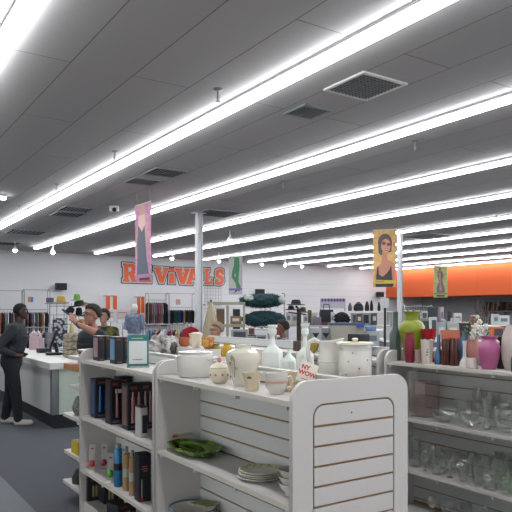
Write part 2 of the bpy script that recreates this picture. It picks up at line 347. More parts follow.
banner(143, 204, 281, 12.0, .72, -TH-.98, 'c98fb2', 'tall pink banner of a figure in a long grey gown, hung from the ceiling', [
    ('printed_skin', 'c0988b', [(.28, 1), (.62, 1), (.66, .86), (.78, .68), (.86, .35), (.76, .34), (.66, .62), (.62, .72), (.28, .72), (.12, .45), (.05, .3), (.0, .42), (.12, .7), (.3, .84)]),
    ('printed_collar', 'd4b3ac', [(.22, .86), (.62, .86), (.68, .74), (.45, .65), (.2, .72)]),
    ('printed_gown', '5d636e', [(.2, .74), (.34, .69), (.46, .63), (.6, .71), (.68, .5), (.74, .3), (.86, .12), (.92, .07), (.12, .07), (.16, .3), (.14, .5)]),
    ('printed_stripe', 'b07799', [(0, .02), (1, .02), (1, .09), (0, .09)]), ('printed_text', '3a343c', [(.3, 0.012), (.95, 0.012), (.95, .04), (.3, .04)])], 'b77f9f')
banner(384.5, 230, 287, 16.8, .60, -TH-.25, 'cda873', 'golden banner of a smiling woman in sunglasses, beside the right column', [
    ('printed_hair', '5a5051', ell(.52, .78, .31, .155, 18)+[(.83, .76), (.8, .6), (.7, .56)][:0]),
    ('printed_hair', '5a5051', [(.22, .78), (.24, .6), (.36, .55), (.46, .62), (.7, .6), (.8, .62), (.83, .78)]),
    ('printed_skin', 'b97f6b', [(.4, .62), (.62, .6), (.62, .48), (.9, .42), (.98, .3), (.98, .1), (.05, .1), (.08, .3), (.36, .42)]),
    ('printed_face', 'c48a74', ell(.56, .72, .205, .125, 18)),
    ('printed_glasses', '6f4d48', ell(.47, .765, .085, .032, 12)), ('printed_glasses', '6f4d48', ell(.68, .745, .085, .032, 12)),
    ('printed_lips', '7d3434', ell(.6, .655, .07, .022, 10)), ('printed_lips', 'e6cfc4', ell(.6, .657, .05, .008, 10)),
    ('printed_hand', 'b97f6b', ell(.93, .74, .07, .05, 10)),
    ('printed_top', '3c3f3c', [(.14, .2), (.2, .36), (.24, .36), (.26, .22), (.42, .18), (.6, .24), (.74, .32), (.76, .36), (.8, .36), (.84, .12), (.14, .12)]),
    ('printed_stripe', 'c0b13f', [(.03, .07), (.98, .06), (.98, .11), (.03, .13)]), ('printed_text', 'a3785c', [(.1, .085), (.5, .082), (.5, .11), (.1, .115)]),
    ('printed_top', '34373a', [(.12, .0), (.85, .0), (.9, .055), (.1, .055)])], 'c49d5e')
banner(235.5, 256, 294.5, 23.0, .50, -TH-.1, '9c9ba0', 'grey banner with a twisting green figure, right of the left column', [
    ('printed_figure', '3f7553', [(.42, .97), (.76, .97), (.8, .75), (.74, .5), (.72, .32), (.9, .2), (.8, .08), (.6, .1), (.5, .3), (.2, .45), (.25, .6), (.38, .75)]),
    ('printed_gap', '8d9592', ell(.48, .5, .05, .045, 8)), ('printed_stripe', '655a92', [(.02, .1), (.98, .12), (.98, .16), (.02, .16)]), ('printed_shoe', '3b2f3c', [(.4, .03), (.6, .08), (.62, .12), (.5, .11)])], 'a8a29c')
banner(440.5, 266, 297.5, 28.0, .60, -TH-.1, '8f9b5f', 'pale green banner with a dark figure printed on it, before the orange wall', [
    ('printed_skin', '8d4f4b', ell(.45, .9, .09, .05, 10)), ('printed_figure', '735a60', [(.3, .84), (.6, .84), (.72, .7), (.62, .55), (.78, .3), (.82, .15), (.25, .15), (.2, .3), (.4, .5), (.28, .7)]),
    ('printed_figure', '9a7f80', [(.35, .8), (.52, .78), (.5, .45), (.6, .22), (.4, .2), (.46, .45)]),
    ('printed_stripe', '6f8048', [(.02, .1), (.98, .1), (.98, .14), (.02, .14)]), ('printed_text', '3b3230', [(.2, .03), (.8, .03), (.8, .08), (.2, .08)])], 'a7a874')
# ---------------------------------------------------------------- gondola shelving
def end_panel(root, x0, x1, y, zt, face, slotted=False):
    th = .026; w = x1-x0
    ol = [(px, pz) for px, pz in rrect(x0, .0, x1, zt, .085, 8, (1, 1, 0, 0))]
    if not slotted:
        me = xz(curve_mesh([ol], th/2-.002, .002)); me.transform(Matrix.Translation((0, y, 0)))
        return link('end_panel', me, WHITE, root)
    hole = rrect(x0+.11, .16, x1-.09, 1.235, .06, 8)
    me = xz(curve_mesh([ol, hole], .004, .0015)); me.transform(Matrix.Translation((0, y+face*(th/2-.004), 0)))
    p = link('end_panel', me, WHITE, root)
    me = xz(curve_mesh([grow(ol, -.001)], (th-.012)/2)); me.transform(Matrix.Translation((0, y-face*.006, 0)))
    link('panel_core', me, MDF, p)
    # white edge band round the panel
    me = xz(curve_mesh([ol, grow(ol, -.003)], (th-.008)/2)); me.transform(Matrix.Translation((0, y-face*.004, 0))); link('edge_band', me, WHITE, p)
    z = 1.225; g = 0.013; xa, xb = x0+.121, x1-.101; top = True; zz = [1.134-.0903*k for k in range(12)]
    hi = z; mbx = None; yy = y+face*(th/2-.004)
    for k, zs in enumerate(zz+[.166]):
        lo = zs+g/2 if k < len(zz) else .166
        if hi-lo < .01: continue
        if k == 0: me = xz(curve_mesh([rrect(xa, lo, xb, hi, .052, 8, (1, 1, 0, 0))], .004, .001))
        else: me = xz(curve_mesh([rrect(xa, lo, xb, hi, .002, 2)], .004, .001))
        me.transform(Matrix.Translation((0, yy, 0))); link('slat', me, WHITE, p); hi = zs-g/2
    MB().cyl((x0+.34, yy+face*.004, 1.18), (x0+.34, yy+face*.0065, 1.18), .004).build('screw', BLACK, p)
    return p
def gondola(label, x0, x1, y0, y1, fz, bz, zt=1.34, slot_near=False, near=True, far=True):
    root = thing('gondola_shelving', label, 'shelving unit', (0, 0, 0)); xm = (x0+x1)/2-.03; th = .026
    if near: end_panel(root, x0, x1, y0+th/2, zt, -1, slot_near)
    if far: end_panel(root, x0, x1, y1-th/2, zt, 1)
    ya, yb = y0+th+.001, y1-th-.001
    MB().b2((xm-.014, ya, .1), (xm+.014, yb, zt-.02)).build('back_core', MDF, root)
    zc = [.98+.093*k for k in range(-9, 4)]
    for sgn in (-1, 1):
        g = MB(); zs = [.12]+[z for z in zc if z > .13]+[zt-.012]
        for a, bb in zip(zs[:-1], zs[1:]): g.b2((xm+sgn*.0145, ya, a+.005), (xm+sgn*.024, yb, bb-.005), bev=.0012)
        g.build('back_slatwall', mat('slatwall_grey', 'cbcecd', .5, noise=.03), root)
    MB().b2((xm-.024, ya, zt-.012), (xm+.024, yb, zt)).build('top_rail', WHITE, root)
    for zz, sx in [(z, -1) for z in fz]+[(z, 1) for z in bz]:
        xe = x0+.004 if sx < 0 else x1-.004; xi = xm+sx*.026
        s_ = MB().b2((min(xe, xi), ya, zz-.02), (max(xe, xi), yb, zz), bev=.002).build('shelf', WHITE, root)
        MB().b2((xe-.004 if sx < 0 else xe+.001, ya, zz-.024), (xe-.001 if sx < 0 else xe+.004, yb, zz-.0005)).build('shelf_edge', CREAM, s_)
        n = 4
        for k in range(n):
            yk = ya+.03+(yb-ya-.06)*k/(n-1); MB().b2((min(xe+.002, xe+.03), yk-.005, zz-.044), (max(xe+.002, xe+.03), yk+.005, zz-.0205)).build('shelf_clip', WHITE2, s_)
    MB().b2((x0+.03, ya, .002), (x1-.03, yb, .1)).build('base_deck', WHITE, root)
    return root
ZT = 1.254
gA = gondola('white slatwall gondola with rounded end panel, nearest, holding green platter and plates', 1.65, 2.36, 2.2, 3.62, (ZT, .794, .37), (ZT, .8, .4), slot_near=True)
gB = gondola('white gondola shelving holding boxed hair tools, behind the nearest gondola', 1.65, 2.36, 3.64, 5.1, (ZT, .80, .37), (ZT, .8, .4))
gC = gondola('white gondola shelving at the right holding vases and clear glassware', 3.6, 4.3, 2.1, 3.6, (ZT, .84, .45), (ZT, .8, .4))
gD = gondola('long white gondola behind the frosted decanters, mostly hidden', 3.6, 4.3, 3.66, 7.0, (ZT, .84, .45), (ZT, .8), far=False)
# end-cap shelves hooked to the far panel of B
for z, w, c, nm in ((1.235, .36, WHITE, 'topmost'), (1.14, .5, mat('pine_board', 'a9784f', .6, noise=.2, scale=5), 'pale pine plank'), (.985, .36, WHITE, 'second white'), (.72, .52, WHITE, 'middle white'), (.40, .48, WHITE, 'low white, holding the yellow box'), (.13, .52, WHITE, 'lowest white')):
    t = thing('bracket_shelf', ('narrow %s shelf on the gondola end beside the aisle' % nm) if 'pine' in nm else ('narrow bracket shelf on the gondola end, %s' % nm), 'shelf', (1.67, 5.104, z))
    MB().b2((0, 0, 0), (.6, w, .03 if c is WHITE else .05), bev=.003).build('shelf_board', c, t)
    for x in (.06, .52): MB().b2((x, 0, -.05), (x+.02, w*.6, -.002)).build('bracket', WHITE2, t)
# ---------------------------------------------------------------- generic shop items
def dims(px, X, w, yt, zb):
    x, y, d = on_x(px, X); return x, y, d, w*d/F, zat(yt, d)-zb
def PR(prof, r, h): return [(a*r, b_*h) for a, b_ in prof]
P_BAL = [(.42, 0), (.5, .02), (.62, .15), (.9, .4), (1, .62), (.92, .78), (.62, .88), (.5, .92), (.62, .97), (.66, 1)]
P_CYL = [(.9, 0), (.97, .02), (1, .1), (1, .97), (1, 1)]
P_BOT = [(.85, 0), (1, .03), (1, .42), (.88, .5), (.35, .6), (.25, .68), (.25, .92), (.4, .96), (.4, 1)]
P_SHOULD = [(.7, 0), (.75, .04), (.95, .45), (1, .6), (.85, .74), (.6, .8), (.62, .9), (.72, 1)]
P_BOWL = [(.35, 0), (.4, .05), (.75, .35), (.97, .8), (1, 1)]
P_CUP = [(.62, 0), (.66, .05), (.8, .3), (.95, .75), (1, 1)]
P_FLARE = [(.6, 0), (.66, .03), (.42, .3), (.4, .45), (.6, .75), (1, 1)]
P_BUD = [(1, 0), (1, .12), (.8, .22), (.34, .4), (.3, .75), (.48, 1)]
P_WINE = [(.6, 0), (.6, .02), (.12, .05), (.1, .4), (.5, .5), (.85, .65), (.9, .8), (.75, 1)]
P_OLIVE = [(.5, 0), (.56, .03), (.6, .12), (.78, .38), (1, .6), (.98, .7), (.78, .78), (.52, .82), (.48, .88), (.55, .94), (.72, 1)]
def pot(name, label, cat, px, X, w, yt, zb, prof, m, group=None, t=.004, **k):
    x, y, d, W, H = dims(px, X, w, yt, zb)
    o = MB().vessel(PR(prof, W/2, H), t=t, **k).build(name, m, loc=(x, y, zb+.001))
    return tag(o, label, cat, group)
def rootpot(name, label, cat, px, X, w, yt, zb, group=None, rz=0):
    x, y, d, W, H = dims(px, X, w, yt, zb); t = thing(name, label, cat, (x, y, zb+.001), rz, group); return t, W, H
def decal(parent, name, col, r, H, spots, m=None):       # little raised glaze marks on a round body of radius r(z)
    for a, z, s in spots: MB().ball((r(z)*math.cos(a), r(z)*math.sin(a), z), (s, s, s), 6).build(name, m or cm(col, .4), parent)
RT_, FW_ = Vector((CS, -SN)), Vector((SN, CS))
TOCAM = -PI/2-TH                                          # direction towards the camera side
# --- gondola A, top front shelf
t, W, H = rootpot('casserole_pot', 'white ceramic casserole pot with side handles on top shelf', 'pot', 195.5, 1.80, 37, 352, ZT, rz=-.9)
p = PR([(.78, 0), (.86, .02), (.97, .2), (1, .55), (.97, .85), (.86, .95), (.84, .98)], W/2, H)
MB().vessel(p, t=.008).build('pot_body', CERA, t)
l = MB().lathe(PR([(.9, .95), (.93, .99), (.9, 1.02), (.5, 1.05), (.1, 1.06), (.02, 1.06)], W/2, H)).build('lid', CERA, t)
for sx in (-1, 1): MB().tube([(sx*W*.45, -.05, H*.72), (sx*W*.56, -.035, H*.78), (sx*W*.57, 0, H*.8), (sx*W*.56, .035, H*.78), (sx*W*.45, .05, H*.72)], .009).build('handle', CERA, t)
t, W, H = rootpot('sugar_bowl', 'small cream sugar bowl with pink flowers and pink lid knob', 'sugar bowl', 219.5, 1.76, 22, 357, ZT)
MB().lathe(PR([(.55, 0), (.6, .02), (.92, .18), (1, .38), (.95, .52), (.86, .56)], W/2, H), rib=.03, nrib=8).build('bowl_body', CERA2, t)
l = MB().lathe(PR([(.9, .555), (.92, .6), (.6, .72), (.2, .78), (.02, .78)], W/2, H), rib=.03, nrib=8).build('lid', CERA2, t)
MB().lathe(PR([(.1, .77), (.24, .86), (.2, .95), (.02, 1.02)], W/2, H), n=12).build('lid_knob', cm('c98b8b', .3), l)
for a in (-.9, -.3, .35, .9): MB().ball((.96*W/2*math.cos(TOCAM+a), .96*W/2*math.sin(TOCAM+a), H*.33), .0075, 6).build('painted_flower', cm('b56f74', .5), t)
t, W, H = rootpot('ginger_jar', 'tall cream porcelain jar painted with brown flower sprig', 'jar', 243, 1.80, 35, 345, ZT)
MB().vessel(PR([(.5, 0), (.54, .02), (.66, .2), (.9, .5), (1, .68), (.93, .82), (.62, .9), (.45, .915), (.45, .97), (.5, 1)], W/2, H)).build('jar_body', mat('warm_porcelain', 'cfccbc', .15, coat=.5, noise=.02), t)
jr = lambda z: W/2*(.5+.5*min(1, max(0, z/H)/.66)) if z < .66*H else W/2*(1-.25*(z/H-.66))
st = MB(); a0 = TOCAM-.75
pts = [(a0+.25*math.sin(q*2), H*(.22+.5*q)) for q in [i/8 for i in range(9)]]
st.tube([((jr(z)+.0005)*math.cos(a), (jr(z)+.0005)*math.sin(a), z) for a, z in pts], .0018, 5); st.build('painted_stem', cm('5d4638', .6), t)
for a, z in ((a0+.1, H*.7), (a0+.3, H*.48), (a0-.12, H*.58)):
    f = MB()
    for q in range(7): f.tube([(jr(z)*math.cos(a), jr(z)*math.sin(a), z), ((jr(z)+.001)*math.cos(a+.16*math.cos(q*.9)), (jr(z)+.001)*math.sin(a+.16*math.cos(q*.9)), z+.017*math.sin(q*.9))], .0016, 4)
    f.build('painted_flower', cm('8a7250', .6), t)
t, W, H = rootpot('tea_cup', 'small cream handleless cup with a dark leaf mark', 'cup', 252, 1.72, 20.5, 372.5, ZT)
MB().vessel(PR([(.62, 0), (.66, .04), (.7, .3), (.92, .8), (1, 1)], W/2, H), t=.003).build('cup_body', mat('beige_porcelain', 'd6c6aa', .3, coat=.2), t)
for a, z in ((-.3, .78), (-.15, .74), (-.42, .73)): MB().ball((.9*W/2*math.cos(TOCAM+a), .9*W/2*math.sin(TOCAM+a), z*H), (.006, .006, .004), 6).build('painted_leaf', cm('5a5044', .6), t)
t, W, H = rootpot('coffee_mug', 'white mug with pink and beige bands near the end panel', 'mug', 276.5, 1.75, 23.5, 373, ZT, rz=-.4)
pm = [(.55, 0), (.6, .05), (.62, .08), (.9, .3), (.97, .55), (.95, .8), (1, 1)]
MB().vessel(PR(pm, W/2, H), t=.0035).build('mug_body', CERA, t)
MB().lathe(PR([(.90, .52), (.985, .53), (.985, .64), (.90, .65)], W/2, H), annul=True).build('pink_band', cm('c39d91', .4), t)
MB().lathe(PR([(.90, .66), (.98, .67), (.975, .72), (.90, .73)], W/2, H), annul=True).build('beige_band', cm('cbb9a4', .4), t)
MB().tube([(W*.45, 0, H*.8), (W*.62, 0, H*.82), (W*.7, 0, H*.6), (W*.62, 0, H*.35), (W*.44, 0, H*.3)], .005).build('handle', CERA, t)
t, W, H = rootpot('creamer_jug', 'beige creamer jug with brown flowers behind the banded mug', 'jug', 289, 1.86, 12, 372, ZT, rz=-.3)
MB().vessel(PR([(.7, 0), (.75, .03), (.95, .3), (.9, .6), (.8, .8), (1.05, 1)], W/2*1.1, H), t=.003).build('jug_body', cm('cdb68f', .35, noise=.15), t)
MB().tube([(W*.45, 0, H*.85), (W*.8, 0, H*.8), (W*.85, 0, H*.5), (W*.45, 0, H*.3)], .004).build('handle', cm('cdb68f', .35, noise=.15), t)
for a, z in ((-.4, .4), (.2, .3), (.0, .5)): MB().ball((.97*W/2*math.cos(TOCAM+a), .97*W/2*math.sin(TOCAM+a), z*H), .006, 6).build('painted_flower', cm('8a5f3c', .6), t)
# price card behind the end panel: handwritten red text
x, y, d = on_x(317, 1.93)
t = thing('price_card', 'white card with red handwriting standing behind the rounded end panel', 'card', (x-.02, y+.05, ZT+.05), -TH)
MB().box((0, 0, .045), (.088, .003, .1), ry=.35, rx=-.2).build('card', cm('ddd9cf', .7), t)
M_ = Matrix.Translation((0, 0, .045)) @ Matrix.Rotation(.35, 4, 'Y') @ Matrix.Rotation(-.2, 4, 'X')
for s_, dz, dx, sz in (('NY', .022, -.016, .03), ('WOW.', -.006, .004, .03)):
    me = text_mesh(s_, sz, .0006, bold=.0012); xz(me, dx=dx, dz=dz, dy=-.0026); me.transform(M_); link('handwriting', me, cm('c04040', .6), t)
me = MB().box((.008, -.0026, -.035), (.06, .001, .003)).mesh('u'); me.transform(M_); link('underline', me, cm('c04040', .6), t)
MB().cyl((0, .002, -.05), (0, .002, .01), .002).build('card_stem', WHITE2, t)
# --- gondola A back shelf: frosted decanters, pitcher, canister
XB = 2.19
def decanter(px, w, yt, lb, hb=.52, stop=True, X=XB, sq=True):
    t, W, H = rootpot('glass_decanter', lb, 'decanter', px, X, w, yt, ZT)
    MB().vessel(PR([(.92, 0), (1, .02), (1, hb*.9), (.92, hb), (.45, hb*1.17), (.26, hb*1.27), (.2, .78), (.36, .8)], W/2, H), t=.004, n=8 if sq else 28).build('bottle_body', FROST, t)
    if stop: MB().lathe(PR([(.2, .8), (.4, .83), (.42, .9), (.3, .93), (.46, .96), (.48, 1.0), (.02, 1.0)], W/2, H), n=12).build('stopper', FROST, t)
decanter(272.5, 21, 325, 'frosted glass decanter with stopper, just right of the cream jar', .5)
decanter(289, 18, 342, 'short frosted glass decanter without a stopper, between two taller ones', .52, False)
decanter(305, 18, 324, 'tall frosted glass decanter left of the white pitcher', .48)
t, W, H = rootpot('pitcher', 'large white ceramic pitcher with a tall loop handle', 'pitcher', 331, 2.2, 27, 338, ZT, rz=-TH+PI)
def lipf(a, i, r): return .02*max(0, math.cos(a+PI))**3*(1 if i > 4 and i < 9 else 0)
MB().vessel(PR([(.95, 0), (1, .03), (.97, .5), (.9, .72), (.86, .84), (.92, .96), (.95, 1)], W/2, H*.93), t=.005, wob=lambda a, i, r: .016*max(0, math.cos(a+PI)) if 5 <= i <= 8 else (.008*max(0, math.cos(a)) if 5 <= i <= 8 else 0)).build('pitcher_body', CERA, t)
MB().tube([(W*.42, 0, H*.9), (W*.62, 0, H*.97), (W*.82, 0, H*.9), (W*.86, 0, H*.72), (W*.8, 0, H*.5), (W*.68, 0, H*.32), (W*.5, 0, H*.22)], .011, 10).build('handle', CERA, t)
MB().lathe(PR([(.9, .49), (1.0, .5), (1.0, .52), (.9, .53)], W/2, H), annul=True).build('raised_band', CERA, t)
t, W, H = rootpot('canister', 'white lidded canister with small dark crosses, right of the pitcher', 'canister', 355, 2.2, 33, 338, ZT)
MB().vessel(PR([(.97, 0), (1, .02), (1, .84), (.98, .86)], W/2, H)).build('canister_body', CERA, t)
l = MB().lathe(PR([(1.0, .862), (1.12, .87), (1.12, .9), (1.04, .91), (.3, .915), (.05, .915)], W/2, H)).build('lid', CERA, t)
MB().lathe(PR([(1.03, .909), (1.05, .9135), (.5, .921), (.3, .922)], W/2, H), annul=True).build('yellow_rim', cm('ccb878', .4), l)
MB().lathe(PR([(.1, .92), (.16, .95), (.2, .98), (.1, 1.0), (.01, 1.0)], W/2, H), n=14).build('lid_knob', CERA, l)
for a, z in ((-.55, .55), (.1, .42), (.65, .58), (-.3, .72), (.35, .25), (-.7, .3)):
    c, s_ = math.cos(TOCAM+a), math.sin(TOCAM+a)
    g = MB(); g.box((c*W/2, s_*W/2, z*H), (.002, .009, .0025), rz=TOCAM+a, rx=.78); g.box((c*W/2, s_*W/2, z*H), (.002, .009, .0025), rz=TOCAM+a, rx=-.78); g.build('cross_mark', cm('58464a', .6), t)
for z in (.8, .76): MB().lathe(PR([(.95, z), (1.006, z+.002), (1.006, z+.01), (.95, z+.012)], W/2, H), annul=True).build('grey_line', cm('a3a09c', .5), t)
# --- more on the back shelves of A and B
pot('jam_jar', 'small beige flowered jar right of the cream porcelain jar', 'jar', 262, 2.2, 12, 350, ZT, P_SHOULD, cm('cfbfa6', .4, noise=.3, scale=40))
pot('squat_vase', 'olive gold round vase behind the sugar bowl', 'vase', 216.5, 2.25, 12, 344, ZT, P_BAL, cm('8a7f3c', .35))
pot('squat_vase', 'golden yellow round vase behind the cream porcelain jar', 'vase', 227, 2.2, 13, 343, ZT, P_BAL, cm('b08f2a', .3))
xr, yr, dr = on_x(196, 2.2); ZR = zat(347.5, dr)
tag(MB().b2((-.1, -.24, 0), (.11, .24, ZR-ZT-.002), bev=.003).build('display_riser', WHITE, loc=(xr+.02, yr-.02, ZT+.001)), 'low white riser behind the casserole carrying striped bowls', 'riser')
pot('stoneware_bowl', 'terracotta and red striped bowl behind the casserole, left one', 'bowl', 184.5, 2.2, 12, 337.5, ZR, [(.5, 0), (.6, .03), (.95, .3), (1, .55), (.98, .8), (1.02, 1)], mat('terracotta', 'b0603f', .5, noise=.2))
pot('stoneware_bowl', 'orange bowl covered in yellow flowers behind the casserole, right one', 'bowl', 208, 2.2, 13, 337.5, ZR, [(.5, 0), (.6, .03), (.95, .3), (1, .55), (.98, .8), (1.02, 1)], mat('floral_glaze', 'b5653a', .5, col2='c99d50', scale=45))
t, W, H = rootpot('ceramic_hen', 'white ruffled ceramic dish between the two striped bowls', 'dish', 196, 2.2, 14, 333, ZR)
MB().vessel(PR([(.4, 0), (.6, .05), (.95, .4), (.8, .7), (1, .95)], W/2, H), rib=.08, nrib=9).build('dish_body', CERA2, t); MB().lathe(PR([(.85, .9), (.6, 1), (.2, 1.05), (.01, 1.05)], W/2, H), rib=.1, nrib=7).build('lid', CERA2, t)
def crumple(name, label, cat, px, X, w, yt, zb, m, hmin=.03, depth=.14, seed=1, amp=.3):
    x, y, d, W, H = dims(px, X, w, yt, zb); rr = random.Random(seed); g = MB()
    r = bmesh.ops.create_icosphere(g.bm, subdivisions=4, radius=1); ph = [rr.random()*6 for _ in range(9)]
    for v in r['verts']:
        c = v.co; q = 1+amp*(math.sin(c.x*5+ph[0])*math.sin(c.y*6+ph[1])+.6*math.sin(c.z*9+ph[2])*math.cos(c.x*8+ph[3])+.4*math.sin(c.y*14+ph[4]+c.x*9))
        v.co = Vector((c.x*W/2*q, c.y*depth*q, H*.5+c.z*H*.5*min(q, 1.15)))
        if v.co.z < 0: v.co.z = 0
    return tag(g.build(name, m, loc=(x, y, zb+.001), rz=-TH), label, cat)
crumple('folded_linen', 'heap of white embroidered linens behind the teal sign', 'linen', 163, 2.2, 30, 335, ZT, mat('white_linen', 'bdb6b6', .9, col2='8f8a8a', scale=22), seed=3)
crumple('folded_linen', 'small crumpled grey lace cloth left of the casserole', 'linen', 155, 2.26, 18, 341, ZT, mat('grey_lace', '8f8a88', .9, noise=.25, scale=80), depth=.08, seed=5)
crumple('seashell', 'dark grey green seashell beside the casserole', 'shell', 174.5, 2.12, 8, 343, ZT, cm('595c50', .5, noise=.3), depth=.05, seed=8)
x, y, d = on_x(153, 2.12); tag(MB().box((0, 0, .05), (.06, .1, .1), bev=.003).build('small_box', cm('d8b11c', .6), loc=(x, y, ZT+.001)), 'small yellow box behind the teal sign', 'box')
# --- gondola A middle shelf
x, y, d = on_x(195, 1.79)
t = thing('leaf_platter', 'green leaf shaped serving platter with raised rim on middle shelf', 'platter', (x, y, .795), .1)
g = MB(); n = 96; rings = []
for (fr, z) in ((.02, .008), (.4, .008), (.7, .012), (.9, .035), (1, .05), (1.0, .044), (.9, .026), (.7, .004), (.4, .001), (.02, .001)):
    ring = []
    for k in range(n):
        a = 2*PI*k/n; lob = 1+.09*math.cos(3*a+.5)+.015*math.sin(9*a); rx, ry = .13*fr*lob, .215*fr*lob
        ring.append(g.bm.verts.new((rx*math.cos(a), ry*math.sin(a), z+(.004*math.sin(6*a) if fr >= .9 else 0))))
    rings.append(ring)
for a, b2 in zip(rings[:-1], rings[1:]):
    for k in range(n): g.bm.faces.new((a[k], a[(k+1) % n], b2[(k+1) % n], b2[k]))
g.build('dish', mat('leaf_glaze', '3d5a1e', .25, coat=.4, col2='6c8b2c', scale=16), t)
for a in (.4, 1.6, 2.8, 4.2, 5.2):
    MB().tube([(.03*math.cos(a), .04*math.sin(a), .011), (.1*math.cos(a+.15), .15*math.sin(a+.15), .024)], .004, 6).build('leaf_vein', cm('8ea243', .3), t)
MB().tube([(.0, -.16, .03), (.03, -.05, .05), (.02, .08, .05), (-.01, .15, .035)], .012, 8).build('stem_handle', cm('53701f', .3), t)
x2, y2, d2 = on_x(184, 1.82)
t = thing('price_card', 'orange and white card lying on the green leaf platter', 'card', (x2-.01, y2, .868), -TH+.2)
MB().box((0, 0, 0), (.13, .1, .003), rx=.1).build('card', cm('a9a49c', .6), t); MB().box((-.048, 0, .0022), (.03, .098, .002), rx=.1).build('orange_strip', cm('c2602e', .6), t)
x, y, d = on_x(260, 1.8)
for k in range(4):
    rr = .112-.002*(k % 2); zz = .795+.0105*k
    t = thing('dinner_plate', ['bottom plate of the small stack on middle shelf', 'second plate up in the small stack', 'third plate up in the small stack', 'top plate of the stack, cream with yellow patterned rim'][k], 'plate', (x+.002*(k % 2), y, zz), k, 'stacked plates on the middle shelf')
    MB().lathe([(.001, .001), (.06, 0), (.062, .003), (rr-.002, .014), (rr, .017), (rr-.004, .019), (.07, .007), (.06, .0055), (.001, .0055)], n=48).build('plate_body', cm('cdc9c0', .25), t)
    MB().lathe([(rr-.004, .0195), (rr-.033, .0095), (rr-.033, .009), (rr-.004, .0185)], n=48, annul=True).build('patterned_rim', mat('yellow_rim_glaze', 'a59a58', .3, col2='c6c0a4', scale=70), t)
x, y, d = on_x(292, 1.76)
for k in range(3):
    tag(MB().vessel([(.03, 0), (.032, .01), (.05, .03), (.062, .055), (.064, .06)], t=.003).build('ceramic_bowl', CERA, loc=(x, y+.0, .795+.031*k)), ['bottom white bowl of the stack beside the end panel', 'middle white bowl of the stack beside the end panel', 'top white bowl of the stack beside the end panel'][k], 'bowl', 'white bowls stacked by the end panel')
x, y, d = on_x(193, 1.8)
t = thing('serving_bowl', 'wide white bowl with blue rim on the lower shelf', 'bowl', (x, y, .371), 0)
MB().vessel([(.06, 0), (.07, .01), (.12, .05), (.14, .085), (.145, .09)], t=.004, n=40).build('bowl_body', CERA, t); MB().lathe([(.138, .085), (.1465, .089), (.1465, .096), (.138, .094)], n=40, annul=True).build('blue_rim', cm('4d6690', .4), t)
tag(MB().box((0, 0, 0), (.16, .13, .012), ry=.12, bev=.004).build('folded_cloth', mat('green_print_cloth', '8e9466', .9, col2='a7a97a', scale=40), loc=(x+.05, y-.05, .487), rz=.5), 'folded green patterned cloth lying on the blue rimmed bowl', 'cloth')
# --- gondola B top shelf
def hbox(px, ybase_z, X, w, dp, h, label, side, tubes, cat='box', name='product_box', rz=0, win=True, topc=None):
    x, y, d = on_x(px, X)
    t = thing(name, label, cat, (x, y, ybase_z+.001), rz, None)
    MB().b2((0, 0, 0), (w, dp, h), bev=.002).build('carton', DARK, t)
    if side: MB().b2((-.0025, dp*.15, .03), (-.0005, dp*.85, h*.93)).build('side_print', cm(side, .4, noise=.3), t)
    if tubes:
        f = MB().b2((w*.12, -.002, h*.12), (w*.88, -.0005, h*.85)).build('window_print', mat('window_violet', '2b2634', .2, noise=.3), t)
        n = len(tubes)
        for k, c in enumerate(tubes):
            xx = w*(.3+.4*k/(max(1, n-1))) if n > 1 else w*.5
            MB().cyl((xx, -.006, h*.16), (xx, -.006, h*.72), w*.13, w*.1).cyl((xx, -.006, h*.72), (xx, -.006, h*.82), w*.07, w*.05).build('hair_tool_barrel', mat('tool_'+c, c, .25, metal=.4), f)
    MB().b2((w*.2, -.0022, h*.04), (w*.8, -.0004, h*.09)).build('printed_text', cm('5f5a60', .6), t)
    MB().b2((w*.15, -.0022, h*.88), (w*.6, -.0004, h*.94)).build('logo_print', cm('8a3330', .6), t)
    if topc: MB().b2((.004, .004, h), (w-.004, dp-.004, h+.004)).build('lid_flap', cm(topc, .6), t)
    return t
hbox(98.5, ZT, 1.72, .05, .13, .195, 'black box with pink side, leftmost on the top shelf', 'a88a90', None, topc='9fa09c')
hbox(105.5, ZT, 1.80, .052, .13, .19, 'plain black box right behind the pink sided one', None, None, topc='7b7c7a')
hbox(115.5, ZT, 1.72, .062, .12, .2, 'black box with blue side on the top shelf', '6f9cc0', None, topc='a2a3a0')
hbox(124, ZT, 1.80, .05, .1, .195, 'plain black box touching the teal framed sign', None, None, topc='6b6c6a')
# teal framed sign in clear stand (its QR square is left plain-less)
x, y, d = on_x(138, 1.76)
t = thing('counter_sign', 'white sign with teal border in a clear stand on top shelf', 'sign', (x, y, ZT+.001), -TH+.25)
MB().box((0, 0, .118), (.148, .004, .22)).build('sign_board', cm('2c7577', .5), t); MB().box((0, -.003, .105), (.124, .002, .16)).build('white_sheet', cm('cfd2cf', .6), t)
g = MB()
for k, w_ in enumerate((.012, .008, .014, .01, .012, .006)): g.box((-.032+.0125*k, -.0045, .055), (w_*.75, .001, .008))
g.build('printed_text', cm('4b5356', .6), t); MB().box((-.005, -.0033, .203), (.08, .002, .006)).build('header_text', cm('b7b98a', .6), t)
MB().box((0, .002, .12), (.156, .003, .24)).box((0, .0, .002), (.156, .09, .003)).build('acrylic_stand', GLASS, t)
